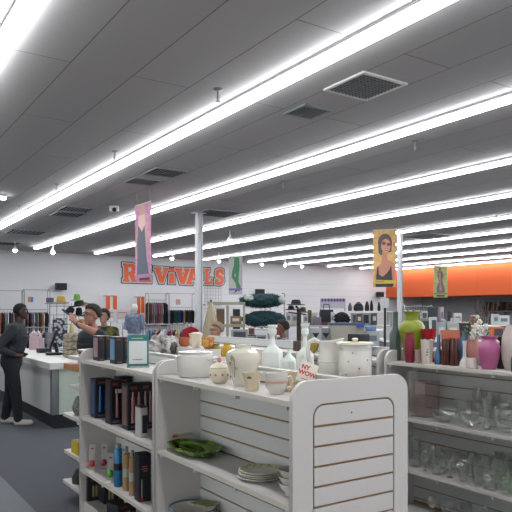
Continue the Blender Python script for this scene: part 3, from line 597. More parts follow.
# middle shelf
zb = .80
hbox(95.5, zb, 1.70, .125, .12, .31, 'tall black hair tool box with two blue barrels, leftmost on middle shelf', '2a4a74', ['2a5a92', '336aa5'])
hbox(103, zb, 1.84, .12, .1, .31, 'black hair tool box behind the blue barrelled one', None, None)
PB = hbox(111, zb, 1.70, .09, .12, .33, 'tall black box with one pink barrel and white price sticker', '312b35', ['9c6e66'])
hbox(128, zb, 1.72, .115, .12, .33, 'tall black box with two rose gold barrels on middle shelf', '785a54', ['94685e', '9c7066'])
hbox(119, zb, 1.83, .11, .11, .335, 'dark box standing behind the single pink barrel box', None, None)
hbox(141, zb, 1.82, .1, .1, .33, 'black box with silver pink barrels next to the gondola upright', None, ['8a7e80', '92706a'])
x, y, d = on_x(140.5, 1.69)
t = thing('product_box', 'narrow white box with black front at the end of middle shelf', 'box', (x, y, zb+.001))
MB().b2((0, 0, 0), (.05, .09, .2), bev=.002).build('carton', cm('b9b5b5', .5), t); MB().b2((.012, -.002, .03), (.048, -.0005, .15)).build('window_print', DARK, t); MB().b2((0, 0, .2), (.05, .09, .21)).build('lid_flap', cm('3a2c30', .5), t)
MB().box((.055, -.0085, .25), (.05, .0015, .03)).build('price_sticker', cm('c7c4bd', .6), PB)
# lower shelf of B
zl = .37
def carded(px, X, c, lb, h=.16):
    x, y, d = on_x(px, X); t = thing('kitchen_timer', lb, 'timer', (x, y, zl+.002), -TH)
    MB().box((0, .01, h*.55), (.05, .002, h)).build('backing_card', cm('b3b0ae', .6), t)
    MB().ball((0, -.012, .06), (.024, .02, .03), 10).build('timer_body', cm(c, .25, coat=.5), t)
    MB().box((0, -.045, .006), (.06, .05, .004), rx=.2, rz=.4).build('card_foot', cm('c8c5c0', .6), t); MB().box((.0, .008, h*.88), (.02, .001, .012)).build('printed_text', cm('94484e', .6), t)
carded(92, 1.70, 'b02a35', 'red heart shaped gadget on a white card, leftmost on low shelf', .2)
carded(104, 1.79, '9c2730', 'second red gadget on a card behind the green one', .2)
carded(110.5, 1.71, '4fae2a', 'bright green gadget on a white card beside the blue can', .2)
x, y, d = on_x(118, 1.71)
t = thing('spray_can', 'tall blue hair spray can with grey cap on low shelf', 'can', (x, y, zl+.001))
MB().lathe([(.03, 0), (.031, .004), (.031, .27), (.026, .28)], n=20).build('can_body', mat('can_blue', '2c6f9c', .3, metal=.3), t); MB().lathe([(.024, .28), (.024, .3), (.02, .31), (.001, .312)], n=16).build('cap', GREYM, t); MB().lathe([(.0315, .12), (.0315, .17)], n=20).build('dark_band', DARK, t)
for px, X, lb in ((126.5, 1.72, 'tan cardboard tube bottle right of the blue can'), (132.5, 1.71, 'nearer tan tube bottle touching the black box')):
    x, y, d = on_x(px, X); t = thing('tube_bottle', lb, 'bottle', (x, y, zl+.001))
    MB().lathe([(.024, 0), (.024, .26), (.01, .27), (.01, .3), (.001, .3)], n=16).build('tube_body', cm('a5835f', .5), t); MB().lathe([(.0246, .1), (.0246, .16)], n=16).build('label_wrap', cm('a9b3a6', .5), t); MB().lathe([(.012, .27), (.012, .31), (.001, .315)], n=12).build('cap', CHROME, t)
x, y, d = on_x(139, 1.68)
t = thing('product_box', 'tall black box with small red and white printing on low shelf', 'box', (x, y, zl+.001), -.05)
MB().b2((0, 0, 0), (.085, .09, .32), bev=.002).build('carton', DARK, t)
for z, w_, c, xx in ((.22, .045, 'b5654f', .04), (.235, .035, 'b5654f', .04), (.205, .03, 'b5654f', .045)): MB().box((xx, -.0015, z), (w_, .001, .006)).build('printed_text', cm(c, .6), t)
MB().box((.02, -.0015, .09), (.008, .001, .12)).build('printed_text', cm('96969a', .6), t); MB().box((.02, -.0015, .02), (.012, .001, .03)).build('logo_print', cm('b03030', .6), t)
# base deck of B: boxed lamps
for px, X, w_, dp, h, lb, rz in ((88, 1.70, .12, .14, .2, 'black box with two beige bottles pictured, bottom left of gondola', 0), (104, 1.78, .12, .14, .2, 'dark carton standing further back on the base deck', 0), (118, 1.69, .16, .14, .14, 'low black carton with red printing on the base deck', .25), (138, 1.7, .12, .1, .12, 'last dark carton on the base deck beside upright', 0)):
    x, y, d = on_x(px, X); t = thing('product_box', lb, 'box', (x, y, .102), rz)
    MB().b2((0, 0, 0), (w_, dp, h), bev=.002).build('carton', DARK, t); MB().b2((.02, -.0015, h*.8), (w_*.5, -.0003, h*.88)).build('logo_print', cm('8a3030', .6), t)
    for k in (0, 1): MB().b2((w_*(.3+.22*k), -.0015, h*.15), (w_*(.44+.22*k), -.0003, h*.6)).build('pictured_bottle', cm('a99a74', .6), t)
# end-cap shelf items
tag(MB().b2((0, 0, 0), (.2, .18, .12), bev=.006).build('storage_box', mat('yellow_box', 'b8a01e', .5, noise=.2), loc=(1.69, 5.27, .416)), 'yellow box on the bracket shelf beside the aisle', 'box')
t = thing('handbag', 'slouched dark grey handbag on the lowest bracket shelf', 'bag', (1.80, 5.42, .132)); t.scale = (.75, .75, .62); MB().lathe([(.1, 0), (.14, .02), (.15, .12), (.1, .24), (.05, .27)], sy=.7).build('bag_body', cm('2f2f31', .6), t); MB().tube([(-.06, 0, .25), (-.04, 0, .31), (.04, 0, .31), (.06, 0, .25)], .007).build('bag_handle', BLACK, t)
t = thing('wicker_basket', 'grey woven basket on the middle bracket shelf', 'basket', (1.81, 5.42, .722))
t.scale = (.8, .8, .72); MB().vessel([(.09, 0), (.11, .02), (.15, .12), (.12, .22), (.1, .24)], t=.01, rib=.03, nrib=20).build('basket_body', mat('woven_grey', '6b6f68', .8, col2='8d9088', scale=50), t); MB().lathe([(.095, .236), (.11, .24), (.1, .255), (.09, .25)], annul=True).build('basket_rim', cm('7b7e78', .8), t)
for k in range(3): tag(MB().vessel([(.05, 0), (.08, .02), (.11, .045)], t=.004).build('small_dish', CERA if k != 1 else cm('6b4a3c', .4), loc=(1.80, 5.28, 1.237+.02*k)), ['lowest white dish of the pile on the gondola end', 'brown dish in the pile on the gondola end', 'top white dish of the pile on the gondola end'][k], 'dish')
# ---------------------------------------------------------------- gondola C, top shelf vases
pot('tall_bottle', 'tall grey green bottle vase, leftmost on the right gondola', 'bottle', 395.5, 3.74, 12, 312, ZT, [(.95, 0), (1, .02), (1, .5), (.95, .56), (.5, .66), (.42, .75), (.42, .98), (.48, 1)], cm('4f5c58', .4, noise=.1), n=8)
pot('large_vase', 'large olive green urn vase with flared lip', 'vase', 412, 3.79, 25.5, 311.5, ZT, P_OLIVE, mat('olive_glaze', '808a1e', .35, coat=.2, noise=.1))
pot('slim_vase', 'dark crimson vase in front of the olive urn', 'vase', 409.5, 3.66, 10.5, 333, ZT, [(.72, 0), (.75, .03), (.95, .4), (1, .75), (.8, .86), (.78, 1)], cm('7c1f35', .4))
pot('flared_vase', 'bright red glass vase with wide flared rim', 'vase', 429, 3.82, 15, 329, ZT, [(.6, 0), (.66, .03), (.5, .2), (.6, .45), (.62, .55), (.9, .8), (1, 1)], mat('red_glass', '9c1626', .2, coat=.5))
t, W, H = rootpot('ceramic_vase', 'white ruffled vase with small blue flower motif', 'vase', 427, 3.69, 12.5, 340, ZT)
MB().vessel(PR([(.75, 0), (.8, .04), (.85, .3), (.9, .7), (1.0, 1)], W/2, H), rib=.05, nrib=6, wob=lambda a, i, r: .006*math.cos(6*a) if 4 <= i <= 5 else 0).build('vase_body', cm('c9bfb4', .35), t)
for a, z in ((-.3, .5), (-.15, .6), (-.25, .38), (-.05, .5)): MB().ball((.82*W/2*math.cos(TOCAM+a), .82*W/2*math.sin(TOCAM+a), z*H), .006, 6).build('painted_flower', cm('3c4663', .5), t)
pot('small_cup', 'small beige cup between the crimson and the ruffled vase', 'cup', 418, 3.68, 7, 350, ZT, P_CUP, cm('a58e86', .5))
pot('tall_bottle', 'tall slim blue bottle left of the amber glass', 'bottle', 438.5, 3.72, 7.5, 335, ZT, [(.95, 0), (1, .02), (.95, .3), (.5, .55), (.4, .7), (.36, 1)], mat('blue_glass', '2f5f8c', .2, coat=.4))
AMB = mat('amber_glass', 'b24a14', .15, coat=.5, noise=.1); BRN = mat('brown_glass', '4a1c12', .15, coat=.5, noise=.1)
pot('square_vase', 'big square orange amber vase on the right gondola', 'vase', 450, 3.80, 25, 330.5, ZT, P_CYL, AMB, n=4)
for k, (px, yt) in enumerate(((444.5, 339), (448, 340), (452.5, 338.5), (456, 339.5))):
    pot('brown_tumbler', ['tall brown glass tumbler in front of the amber vase, leftmost', 'second brown glass tumbler from the left before the amber vase', 'third brown glass tumbler, tallest before the amber vase', 'rightmost brown glass tumbler before the amber vase'][k], 'tumbler', px, 3.70+.01*(k % 2), 4.6, yt, ZT, P_CYL, BRN, 'brown tumblers')
pot('round_vase', 'blue round bellied vase behind the white bud vase', 'vase', 464.5, 3.82, 14, 331, ZT, [(.6, 0), (.7, .03), (.95, .3), (1, .5), (.75, .72), (.35, .84), (.35, .95), (.45, 1)], cm('4a6c92', .35))
pot('bud_vase', 'slim white bud vase with wide foot', 'vase', 464.5, 3.68, 10, 341, ZT, P_BUD, CERA)
pot('trinket_dish', 'small low white dish with dark sticker beside the pink vase', 'dish', 472, 3.66, 12, 358, ZT, [(.85, 0), (1, .1), (1, .8), (.9, 1)], cm('c7bab5', .4))
pot('peach_vase', 'peach vase holding the white flowers', 'vase', 473, 3.80, 13, 336, ZT, [(.6, 0), (.66, .03), (.95, .45), (1, .65), (.8, .85), (.75, .94), (.95, 1)], cm('b98478', .35))
pot('pink_vase', 'large glossy pink vase on the right gondola', 'vase', 489, 3.70, 22, 336, ZT, [(.58, 0), (.64, .02), (.85, .25), (1, .55), (.94, .72), (.66, .84), (.62, .9), (.78, .97), (.82, 1)], mat('pink_glaze', 'a85683', .3, coat=.3, noise=.06))
t, W, H = rootpot('black_figurine', 'black bottle with a pale bow right of pink vase', 'bottle', 501, 3.80, 9, 337, ZT)
MB().vessel(PR([(.8, 0), (.9, .03), (.7, .3), (.85, .55), (.4, .72), (.3, .85), (.8, .92), (.7, 1)], W/2, H)).build('bottle_body', BLACK, t); MB().ball((-.01, -.03, H*.8), (.025, .01, .01), 8).build('bow', CERA, t)
pot('ribbed_vase', 'white ribbed egg shaped vase at the right edge', 'vase', 510, 3.76, 17, 325, ZT, [(.5, 0), (.6, .02), (.9, .25), (1, .5), (.85, .75), (.5, .92), (.4, 1)], cm('b9aaa6', .4), rib=.02, nrib=16)
pot('green_bottle', 'dark green bottle cut off by the right edge', 'bottle', 516, 3.66, 10, 342, ZT, P_BOT, cm('1f4a2a', .3))
# white flowers
x, y, d = on_x(475, 3.80)
t = thing('artificial_flowers', 'bunch of artificial white flowers with green leaves in peach vase', 'flowers', (x, y, ZT+.165), -TH)
st = MB(); lf = MB(); rr = random.Random(4)
for k in range(9):
    a = rr.uniform(-1, 1); top = (a*.07, rr.uniform(-.03, .03), .06+rr.uniform(.0, .16)); st.tube([(0, 0, 0), (a*.03, 0, .05), top], .0022, 5)
for k in range(26):
    p = Vector((rr.uniform(-.09, .09), rr.uniform(-.04, .04), rr.uniform(.04, .17))); M = Matrix.Rotation(rr.uniform(0, 6), 4, 'Z') @ Matrix.Rotation(rr.uniform(-1, 1), 4, 'Y')
    lf.ball(p, (.024, .010, .0025), 6, M)
st.build('stems', cm('3f5236', .7), t); lf.build('leaves', mat('leaf_green', '3f5a3f', .7, noise=.3), t)
for px_, pz_, s_ in ((-.02, .075, .028), (.015, .06, .026), (-.005, .12, .026), (.02, .155, .02), (.065, .12, .022), (-.03, .045, .02), (.03, .1, .022), (.005, .19, .014)):
    f = MB()
    for q in range(6): f.ball((px_+.6*s_*math.cos(q*1.05), -.035+.3*s_*math.sin(q*2), pz_+.6*s_*math.sin(q*1.05)), (s_*.55, .006, s_*.4), 6, Matrix.Rotation(-q*1.05, 4, 'Y'))
    f.ball((px_, -.045, pz_), s_*.3, 6); f.build('blossom', cm('cfcdc2', .7), t)
# middle shelf glass
ZM, ZL = .84, .45
pot('glass_cylinder', 'tall clear cylinder vase at the left of the glass shelf', 'vase', 413, 3.72, 11, 371, ZM, P_CYL, GLASS)
x, y, d = on_x(424, 3.7)
t = thing('glass_tank', 'square pinkish glass tank vase on the middle glass shelf', 'vase', (x, y-.01, ZM+.001)); g = MB()
for a, b2 in (((0, 0, 0), (.16, .004, .27)), ((0, .15, 0), (.16, .154, .27)), ((0, .0045, 0), (.004, .1495, .27)), ((.156, .0045, 0), (.16, .1495, .27)), ((.0045, .0045, 0), (.1555, .1495, .006))): g.b2(a, b2)
g.build('tank_walls', PINKGLASS, t)
def glassrow(items, z, where):
    kinds = {'jug': (P_BAL, 'glass jug', 'jug'), 'bowl': (P_BOWL, 'glass bowl', 'bowl'), 'tumbler': (P_CYL, 'glass tumbler', 'tumbler'), 'goblet': (P_WINE, 'glass goblet', 'goblet'), 'vase': (P_FLARE, 'flared glass vase', 'vase'), 'jar': (P_SHOULD, 'glass jar', 'jar')}
    for px, X, w, yt, kd, extra in items:
        prof, nm, cat = kinds[kd]; t, W, H = rootpot(nm.replace(' ', '_'), ('%s %s on %s' % (extra, nm, where)), cat, px, X, w, yt, z, 'clear glassware on '+where, rz=-TH)
        MB().vessel(PR(prof, W/2, H), t=.004, n=28).build('glass_body', GREENGLASS if 'greenish' in extra else GLASS, t)
        if kd == 'jug': MB().tube([(W*.4, 0, H*.8), (W*.62, 0, H*.75), (W*.6, 0, H*.45), (W*.46, 0, H*.4)], .006, 6).build('handle', GLASS, t)
        if kd in ('goblet', 'jug') or 'stickered' in extra:
            MB().ball((.0, -W*.42, H*.62), (.007, .003, .007), 6).build('price_dot', cm('3f9a4c', .5), t) if 'stickered' in extra else None
glassrow([(444, 3.7, 26, 410, 'bowl', 'low wide clear'), (464, 3.83, 16, 400, 'bowl', 'deep clear'), (470, 3.68, 18, 412, 'bowl', 'small clear'), (478, 3.84, 12, 388, 'goblet', 'tall stemmed'), (487, 3.7, 12, 398, 'vase', 'stickered flared'), (493, 3.84, 14, 392, 'tumbler', 'stickered tall'), (505, 3.72, 24, 402, 'jug', 'big round stickered')], ZM, 'the middle shelf of the right gondola')
glassrow([(414, 3.72, 12, 436, 'tumbler', 'tall frosty'), (425, 3.68, 9, 450, 'goblet', 'small stemmed'), (432, 3.8, 10, 445, 'goblet', 'amber dotted stemmed'), (437, 3.68, 10, 456, 'tumbler', 'short plain'), (444, 3.82, 11, 448, 'jar', 'rounded'), (450, 3.68, 11, 458, 'goblet', 'stickered stemmed'), (457, 3.82, 12, 450, 'jug', 'small handled'),
          (463, 3.67, 14, 460, 'jug', 'bright rimmed handled'), (472, 3.82, 12, 452, 'goblet', 'deep stemmed'), (478, 3.68, 12, 462, 'tumbler', 'stout plain'), (486, 3.8, 14, 455, 'vase', 'tall flared'), (489, 3.66, 17, 470, 'jar', 'wide rounded'), (499, 3.8, 15, 452, 'jug', 'large handled'), (505, 3.67, 15, 472, 'jar', 'greenish rounded'), (511, 3.82, 14, 455, 'tumbler', 'wide plain')], ZL, 'the lower shelf of the right gondola')
glassrow([(432, 3.72, 10, 496, 'goblet', 'thin stemmed'), (448, 3.7, 14, 500, 'bowl', 'shallow clear'), (466, 3.72, 12, 504, 'tumbler', 'plain clear'), (486, 3.72, 14, 508, 'jar', 'squat clear')], .102, 'the base deck of the right gondola')
# ---------------------------------------------------------------- checkout counter
t = thing('checkout_counter', 'white checkout counter with black plinth behind the aisle', 'counter', (2.5, 8.9, 0))
PAN = mat('counter_panel', 'cccecc', .35, noise=.05, scale=2)
MB().b2((.04, .04, .0), (.76, 3.6, .2)).build('plinth', mat('plinth_black', '1d1f26', .5), t)
MB().b2((.0, .0, .2), (.8, 3.64, .84)).build('counter_body', PAN, t)
MB().b2((-.012, -.012, .2), (.09, .09, .84), bev=.01).build('corner_post', mat('post_grey', '7a7f80', .3, metal=.4), t)
MB().b2((.1, -.006, .22), (.78, -.001, .82)).build('glass_front', mat('greenish_panel', 'b3beb3', .2, noise=.1, scale=3), t)
MB().b2((-.05, -.05, .845), (.85, 3.69, .93), bev=.01).build('worktop', mat('worktop_white', 'c6c5c2', .4), t)
MB().b2((-.055, -.055, .84), (.855, 3.695, .856)).build('worktop_edge', CREAM, t)
CT = .932
x, y, d = at_d(54, 10.4)
t = thing('pos_monitor', 'black till monitor on a stand on the checkout counter', 'monitor', (x, y, CT), -TH-1.2)
MB().box((0, 0, .02), (.3, .26, .035), bev=.01).build('base', BLACK, t); MB().cyl((0, .05, .03), (0, .02, .2), .03).build('stand', BLACK, t)
MB().box((0, -.02, .25), (.36, .035, .33), rx=-.35, bev=.01).build('screen_housing', BLACK, t); MB().box((0, -.042, .258), (.32, .004, .28), rx=-.35).build('screen', mat('screen_dark', '2b3038', .1), t)
x, y, d = at_d(44, 10.9); tag(MB().box((0, 0, .04), (.22, .14, .08), bev=.02, rz=.3).build('card_reader', BLACK, loc=(x, y, CT)), 'black card reader left of the till monitor', 'card reader')
x, y, d = at_d(35.5, 11.7)
t = thing('gift_bag', 'pale pink gift bag with tissue on the checkout counter', 'bag', (x, y, CT), -TH); MB().box((0, 0, .13), (.2, .1, .26), bev=.004).build('bag_body', cm('b39aa3', .7), t)
g = MB()
for k in range(7): g.ball((-.08+.027*k, 0, .28+.02*(k % 3)), (.025, .03, .04), 6)
g.build('tissue', cm('c4b4bb', .9), t)
MB().box((.12, -.02, .11), (.08, .08, .22), bev=.004).build('side_packet', cm('a08f98', .7), t)
x, y, d = at_d(73, 9.8)
for k in range(3):
    tag(crumple_o := MB().box((0, 0, .06), (.27, .2, .115), bev=.04).build('woven_basket_tray', mat('tray_beige', '9d927c', .9, col2='736c60', scale=24), loc=(x, y, CT+.001+.122*k), rz=-TH), ['bottom beige woven tray of the stack on the counter', 'middle beige woven tray of the stack on the counter', 'top beige woven tray of the stack on the counter'][k], 'tray', 'beige trays stacked on counter')
tag(MB().lathe([(.03, 0), (.035, .02), (.03, .12), (.012, .15), (.012, .18), (.001, .18)]).build('squeeze_bottle', cm('b7a86a', .5), loc=(x-.02, y, CT+.37)), 'yellowish bottle standing on the stacked beige trays', 'bottle')
# patterned fabric screen + hat display behind the counter
x, y, d = at_d(60, 13.2)
t = thing('patterned_screen', 'black and white patterned cloth on a stand behind the till', 'cloth', (x, y, 0), -TH)
z0, z1 = .9, 1.5
pm_ = bpy.data.materials.new('bw_pattern'); pm_.use_nodes = True; nt = pm_.node_tree; b = nt.nodes['Principled BSDF']; ck = nt.nodes.new('ShaderNodeTexVoronoi'); ck.inputs['Scale'].default_value = 16; cr = nt.nodes.new('ShaderNodeValToRGB')
cr.color_ramp.elements[0].position = .45; cr.color_ramp.elements[0].color = lin('a9abb3'); cr.color_ramp.elements[1].position = .5; cr.color_ramp.elements[1].color = lin('2a2e3a'); tcn = nt.nodes.new('ShaderNodeTexCoord')
nt.links.new(tcn.outputs['Object'], ck.inputs['Vector']); nt.links.new(ck.outputs['Distance'], cr.inputs['Fac']); nt.links.new(cr.outputs['Color'], b.inputs['Base Color'])
MB().box((0, 0, (z0+z1)/2), (.3, .03, z1-z0)).build('cloth', pm_, t); MB().cyl((-.14, .03, 0), (-.14, .03, z1+.05), .012).cyl((.14, .03, 0), (.14, .03, z1+.05), .012).build('stand', GREYM, t)
HATS = []
def hat(name, label, px, py_base, w, h, d, crown, brim=None, tilt=0, pole_from=0):
    x, y, d = at_d(px, d); HATS.append((x, y, zat(py_base, d))); zb = zat(py_base, d); W = w*d/F; H = h*d/F
    t = thing(name, label, 'hat', (x, y, zb), -TH); t.rotation_euler = (0, tilt, -TH)
    MB().lathe([(W*.26, .004), (W*.25, H*.5), (W*.2, H*.95), (W*.05, H)], n=20).build('crown', crown, t)
    MB().lathe([(W*.25, .0), (W*.5, -.012), (W*.5, -.002), (W*.25, .012)], n=24).build('brim', brim or crown, t); return t
HD = 14.0
hat('sun_hat', 'mustard yellow sun hat on the left of the hat display', 61, 302, 17, 6, HD, cm('a98a3e', .8), cm('7d6a34', .8))
hat('sun_hat', 'bright green hat on top of the hat display', 77, 300, 13, 6, HD-.25, cm('5f8f3e', .8))
hat('wide_brim_hat', 'wide black hat directly below the green one', 79.5, 305, 20, 4.5, HD-.25, cm('15181f', .8), tilt=-.2)
hat('wide_brim_hat', 'black hat at the lower left of the hat display', 68.5, 313, 15, 7, HD-.3, cm('15181f', .8), tilt=.6)
hat('wide_brim_hat', 'large black hat at the lower middle of the hat display', 79, 315.5, 13, 8, HD-.2, cm('11141b', .8))
hat('sun_hat', 'tan straw hat beside the glasses wearing man, upper right', 85.5, 305, 8, 3, HD-.3, cm('a98c5e', .8))
hat('sun_hat', 'dusty pink hat low on the hat display', 74, 320, 10, 6, HD-.6, cm('8f6a62', .8))
hat('sun_hat', 'brown straw hat low beside the man', 82, 323, 12, 4, HD-.6, cm('8b6e4a', .8))
x, y, d = at_d(71, HD+.15)
t = thing('hat_stand', 'grey wire display stand carrying the hats', 'display stand', (x, y, 0), -TH)
g = MB()
for k in range(7): g.cyl((-.5+.166*k, .05, 0.02), (-.5+.166*k, .05, zat(303, HD)), .008, n=6)
for z in (.3, .8, 1.15, zat(324.5, HD), zat(315, HD), zat(306, HD)): g.cyl((-.5, .05, z), (.5, .05, z), .008, n=6)
for hx, hy, hz in HATS[1:]:
    v = Vector((hx-x, hy-y)); lx, ly = v.dot(RT_), v.dot(FW_); g.cyl((lx, .05, hz-.03), (lx, ly, hz-.022), .008, n=6)
g.build('wire_grid', GREYM, t)
for z in (zat(303.2, HD),): MB().b2((-.52, -.2, z-.02), (-.06, .04, z)).build('shelf', GREYM, t)
MB().b2((-.5, -.2, 0), (.5, .2, .02)).build('base', GREYM, t)
x, y, d = at_d(50, HD-.05); tag(MB().box((0, 0, .06), (.14, .12, .11), bev=.02).build('folded_scarf', cm('5a5568', .9), loc=(x, y, zat(303, HD)+.002), rz=-TH), 'folded slate purple scarf left of the mustard hat', 'scarf')
# ---------------------------------------------------------------- clothes racks
def garment_mesh(w, h, th, seed, kind=0):
    rr = random.Random(seed); g = MB(); n = 14
    # outline in XZ: shoulders, sleeves, hem
    L = [(0, 0), (.09, -.01), (.3, -.045), (.5, -.10), (.52, -.5 if kind == 0 else -.14), (.42, -.52 if kind == 0 else -.2), (.38, -.22), (.4, -1.0), (.2, -1.0+.01), (0, -1.0)]
    pts = [(a*w, c*h) for a, c in L]+[(-a*w, c*h) for a, c in reversed(L[1:-1])]
    g.prism(pts, th)
    bmesh.ops.triangulate(g.bm, faces=[f for f in g.bm.faces if len(f.verts) > 4])
    bmesh.ops.subdivide_edges(g.bm, edges=g.bm.edges[:], cuts=2, use_grid_fill=True)
    p = rr.random()*6
    for v in g.bm.verts: v.co.y += .007*math.sin(v.co.x*26+p)*(min(1, -v.co.z/h*1.6))+rr.uniform(-.003, .003)
    return g.mesh('garment')
PROTO = {}
HANG = None
def garment(parent_label, loc, rz, col, w, h, th, kind, label, group, seed):
    global HANG
    key = (round(w, 2), round(h, 2), kind, seed % 4)
    if key not in PROTO: PROTO[key] = garment_mesh(w, h, th, seed, kind)
    t = thing('hanging_garment', label, 'clothing', loc, rz, group)
    me = PROTO[key].copy(); link('fabric', me, cm(col, .9), t, loc=(0, 0, -.07))
    if HANG is None:
        HANG = MB().tube([(0, 0, .0), (0, 0, -.06), (-.15, 0, -.11), (.15, 0, -.11), (0, 0, -.06)], .004, 5).tube([(0, 0, 0), (.0, .0, .012)], .004, 5).mesh('hanger'); HANG.materials.append(GREYM)
    o = bpy.data.objects.new('hanger', HANG); C.objects.link(o); o.parent = t
    return t
CN = {'1d1f26': 'black', '2b3440': 'navy', '6a6f7a': 'slate grey', '8c8a88': 'grey', 'b5b0a8': 'off white', '7a2f3a': 'maroon', '4a3c34': 'brown', '3d5a78': 'denim blue', '9a8e6a': 'khaki', 'a86a4a': 'rust', '3d5a48': 'forest green', 'a04a6a': 'rose', '2a4a8a': 'royal blue', 'b89a4a': 'mustard', '5a4a6a': 'plum', 'a01f2c': 'bright red', '6a7f8f': 'steel blue', '8f6a6a': 'dusty pink', 'c0bcc0': 'pale grey'}
def rack(name, label, where, p0, p1, z, n, cols, h, w=.42, kind=0, seed=1, frame=True, hvar=.1, ztop=None, skip=()):
    rr = random.Random(seed); p0, p1 = Vector((*p0, 0)), Vector((*p1, 0)); v = p1-p0; L = v.length; ang = math.atan2(v.y, v.x)
    if frame:
        t = thing('clothes_rack', label, 'clothes rack', p0, ang)
        MB().cyl((0, 0, z), (L, 0, z), .014).build('hanging_rail', CHROME, t)
        zt = ztop or z
        for x in (-.02, L+.02):
            MB().tube([(x, -.2, .03), (x, -.2, zt-.08), (x, -.12, zt+.03), (x, .05, zt+.03), (x, .12, zt-.06), (x, .12, .03)], .014).build('end_frame', CHROME, t)
        MB().cyl((-.02, -.2, .12), (L+.02, -.2, .12), .012).build('base_bar', CHROME, t)
        if zt > z+.05: MB().cyl((0, 0, zt+.02), (L, 0, zt+.02), .012).build('top_rail', CHROME, t)
    prev = None
    for k in range(n):
        c = cols[k % len(cols)] if isinstance(cols, list) else cols; f = (k+.5)/n; p = p0+v*f; col = c
        if k in skip: continue
        hh = h*(1-hvar*rr.random())
        garment(None, (p.x, p.y, z-.034), ang+PI/2+rr.uniform(-.03, .03), col, w, round(hh, 2), .03, kind, '%s %s %s, %s from the left' % (CN[col], {0: 'long sleeved top', 1: 'short sleeved top', 2: 'jacket'}[kind], where, ORD(k)), 'garments '+where, rr.randint(0, 99))
a = on_y(-2, 24.4)[:2]; b_ = on_y(26, 24.4)[:2]
K = list(CN)
rack('r', 'tall chrome clothes rack at the far left wall', 'on the far left wall rack', a, on_y(22, 24.4)[:2], zat(309.5, 23), 9, ['a86a4a', '1d1f26', '8c8a88', 'c0bcc0', '2b3440', '8f6a6a', '1d1f26', '4a3c34', '6a6f7a'], .8, ztop=zat(291, 23))
rack('r', 'tall chrome clothes rack left of the hat display', 'on the rack left of hats', on_y(24, 24.4)[:2], on_y(48, 24.4)[:2], zat(309.5, 23.3), 12, ['1d1f26', '8f6a6a', '1d1f26', '6a6f7a', 'b5b0a8', '3d5a78', '9a8e6a', '2b3440', 'a86a4a', 'b5b0a8', '1d1f26', '2b3440'], .8, ztop=zat(290, 23.3))
rack('r', 'low clothes rack behind the pink gift bag', 'on the low rack behind gift bag', at_d(21, 15.5)[:2], at_d(50, 15.5)[:2], zat(327.5, 15.5), 11, ['1d1f26', '6a6f7a', '9a8e6a', '1d1f26', 'b5b0a8', '2b3440', '6a6f7a', '1d1f26', '8c8a88', '2b3440', '6a6f7a'], .62)
rack('r', 'tall wall clothes rack below the letters, left section', 'under the lettering, left section', on_y(147, 24.4)[:2], on_y(166, 24.4)[:2], zat(300, 26.5), 9, ['4a3c34', '8f6a6a', '8c8a88', '6a6f7a', 'a04a6a', '8f6a6a', '8c8a88', '1d1f26', '1d1f26'], 1.0, w=.5, ztop=zat(294, 26.5))
rack('r', 'tall wall clothes rack below the letters, right section', 'under the lettering, right section', on_y(168, 24.4)[:2], on_y(193, 24.4)[:2], zat(307.5, 27), 11, ['1d1f26', '1d1f26', '3d5a48', '3d5a48', '2a4a8a', '1d1f26', '9a8e6a', '1d1f26', '4a3c34', '2b3440', '1d1f26'], .6, ztop=zat(294, 27), kind=1)
rack('r', 'long low clothes rack between the mannequin and the column', 'on the long low rack', at_d(146, 13.0)[:2], at_d(186, 13.0)[:2], zat(324.5, 13.0), 16, ['6a7f8f', '2a4a8a', '6a7f8f', '3d5a78', 'a86a4a', '1d1f26', 'b5b0a8', 'c0bcc0', '6a7f8f', '7a2f3a', 'a04a6a', '1d1f26', 'b89a4a', 'b5b0a8', '5a4a6a', '8c8a88'], .75)
x, y, d = at_d(190.5, 12.0)
t = thing('hanging_garment', 'bright red shirt hanging face-on beside the column', 'clothing', (x, y, zat(325, 12)), -TH); me = garment_mesh(.3, .6, .05, 3, 1); link('fabric', me, cm('a01f2c', .9), t, loc=(0, 0, -.03)); MB().tube([(-.13, 0, -.06), (0, 0, -.02), (.13, 0, -.06)], .004).cyl((0, 0, -.02), (0, 0, .05), .003).build('hanger', GREYM, t)
t = thing('clothes_rack', 'slim chrome stand holding the red shirt', 'clothes rack', (x, y, 0), -TH); MB().cyl((0, .09, 0.02), (0, .09, zat(325, 12)+.05), .012).cyl((-.2, .09, .02), (.2, .09, .02), .012).cyl((0, -.2, .02), (0, .2, .02), .012).cyl((0, .09, zat(325, 12)+.04), (0, .008, zat(325, 12)+.04), .006).build('stand', CHROME, t)
# gridwall panel left of the second banner
x, y, d = on_y(213, 24.6)
t = thing('gridwall_panel', 'white wire gridwall panel on the far wall below the last letter', 'grid panel', (x, y, zat(312, d)), 0); g = MB()
for k in range(7): g.cyl((-.42+.14*k, 0, 0), (-.42+.14*k, 0, 1.5), .007, n=5)
for k in range(11): g.cyl((-.42, 0, .15*k), (.42, 0, .15*k), .007, n=5)
g.build('wire_grid', GREYM, t); MB().b2((-.4, .0, .3), (-.36, .39, .34)).b2((.36, 0, .3), (.4, .39, .34)).build('wall_bracket', GREYM, t)
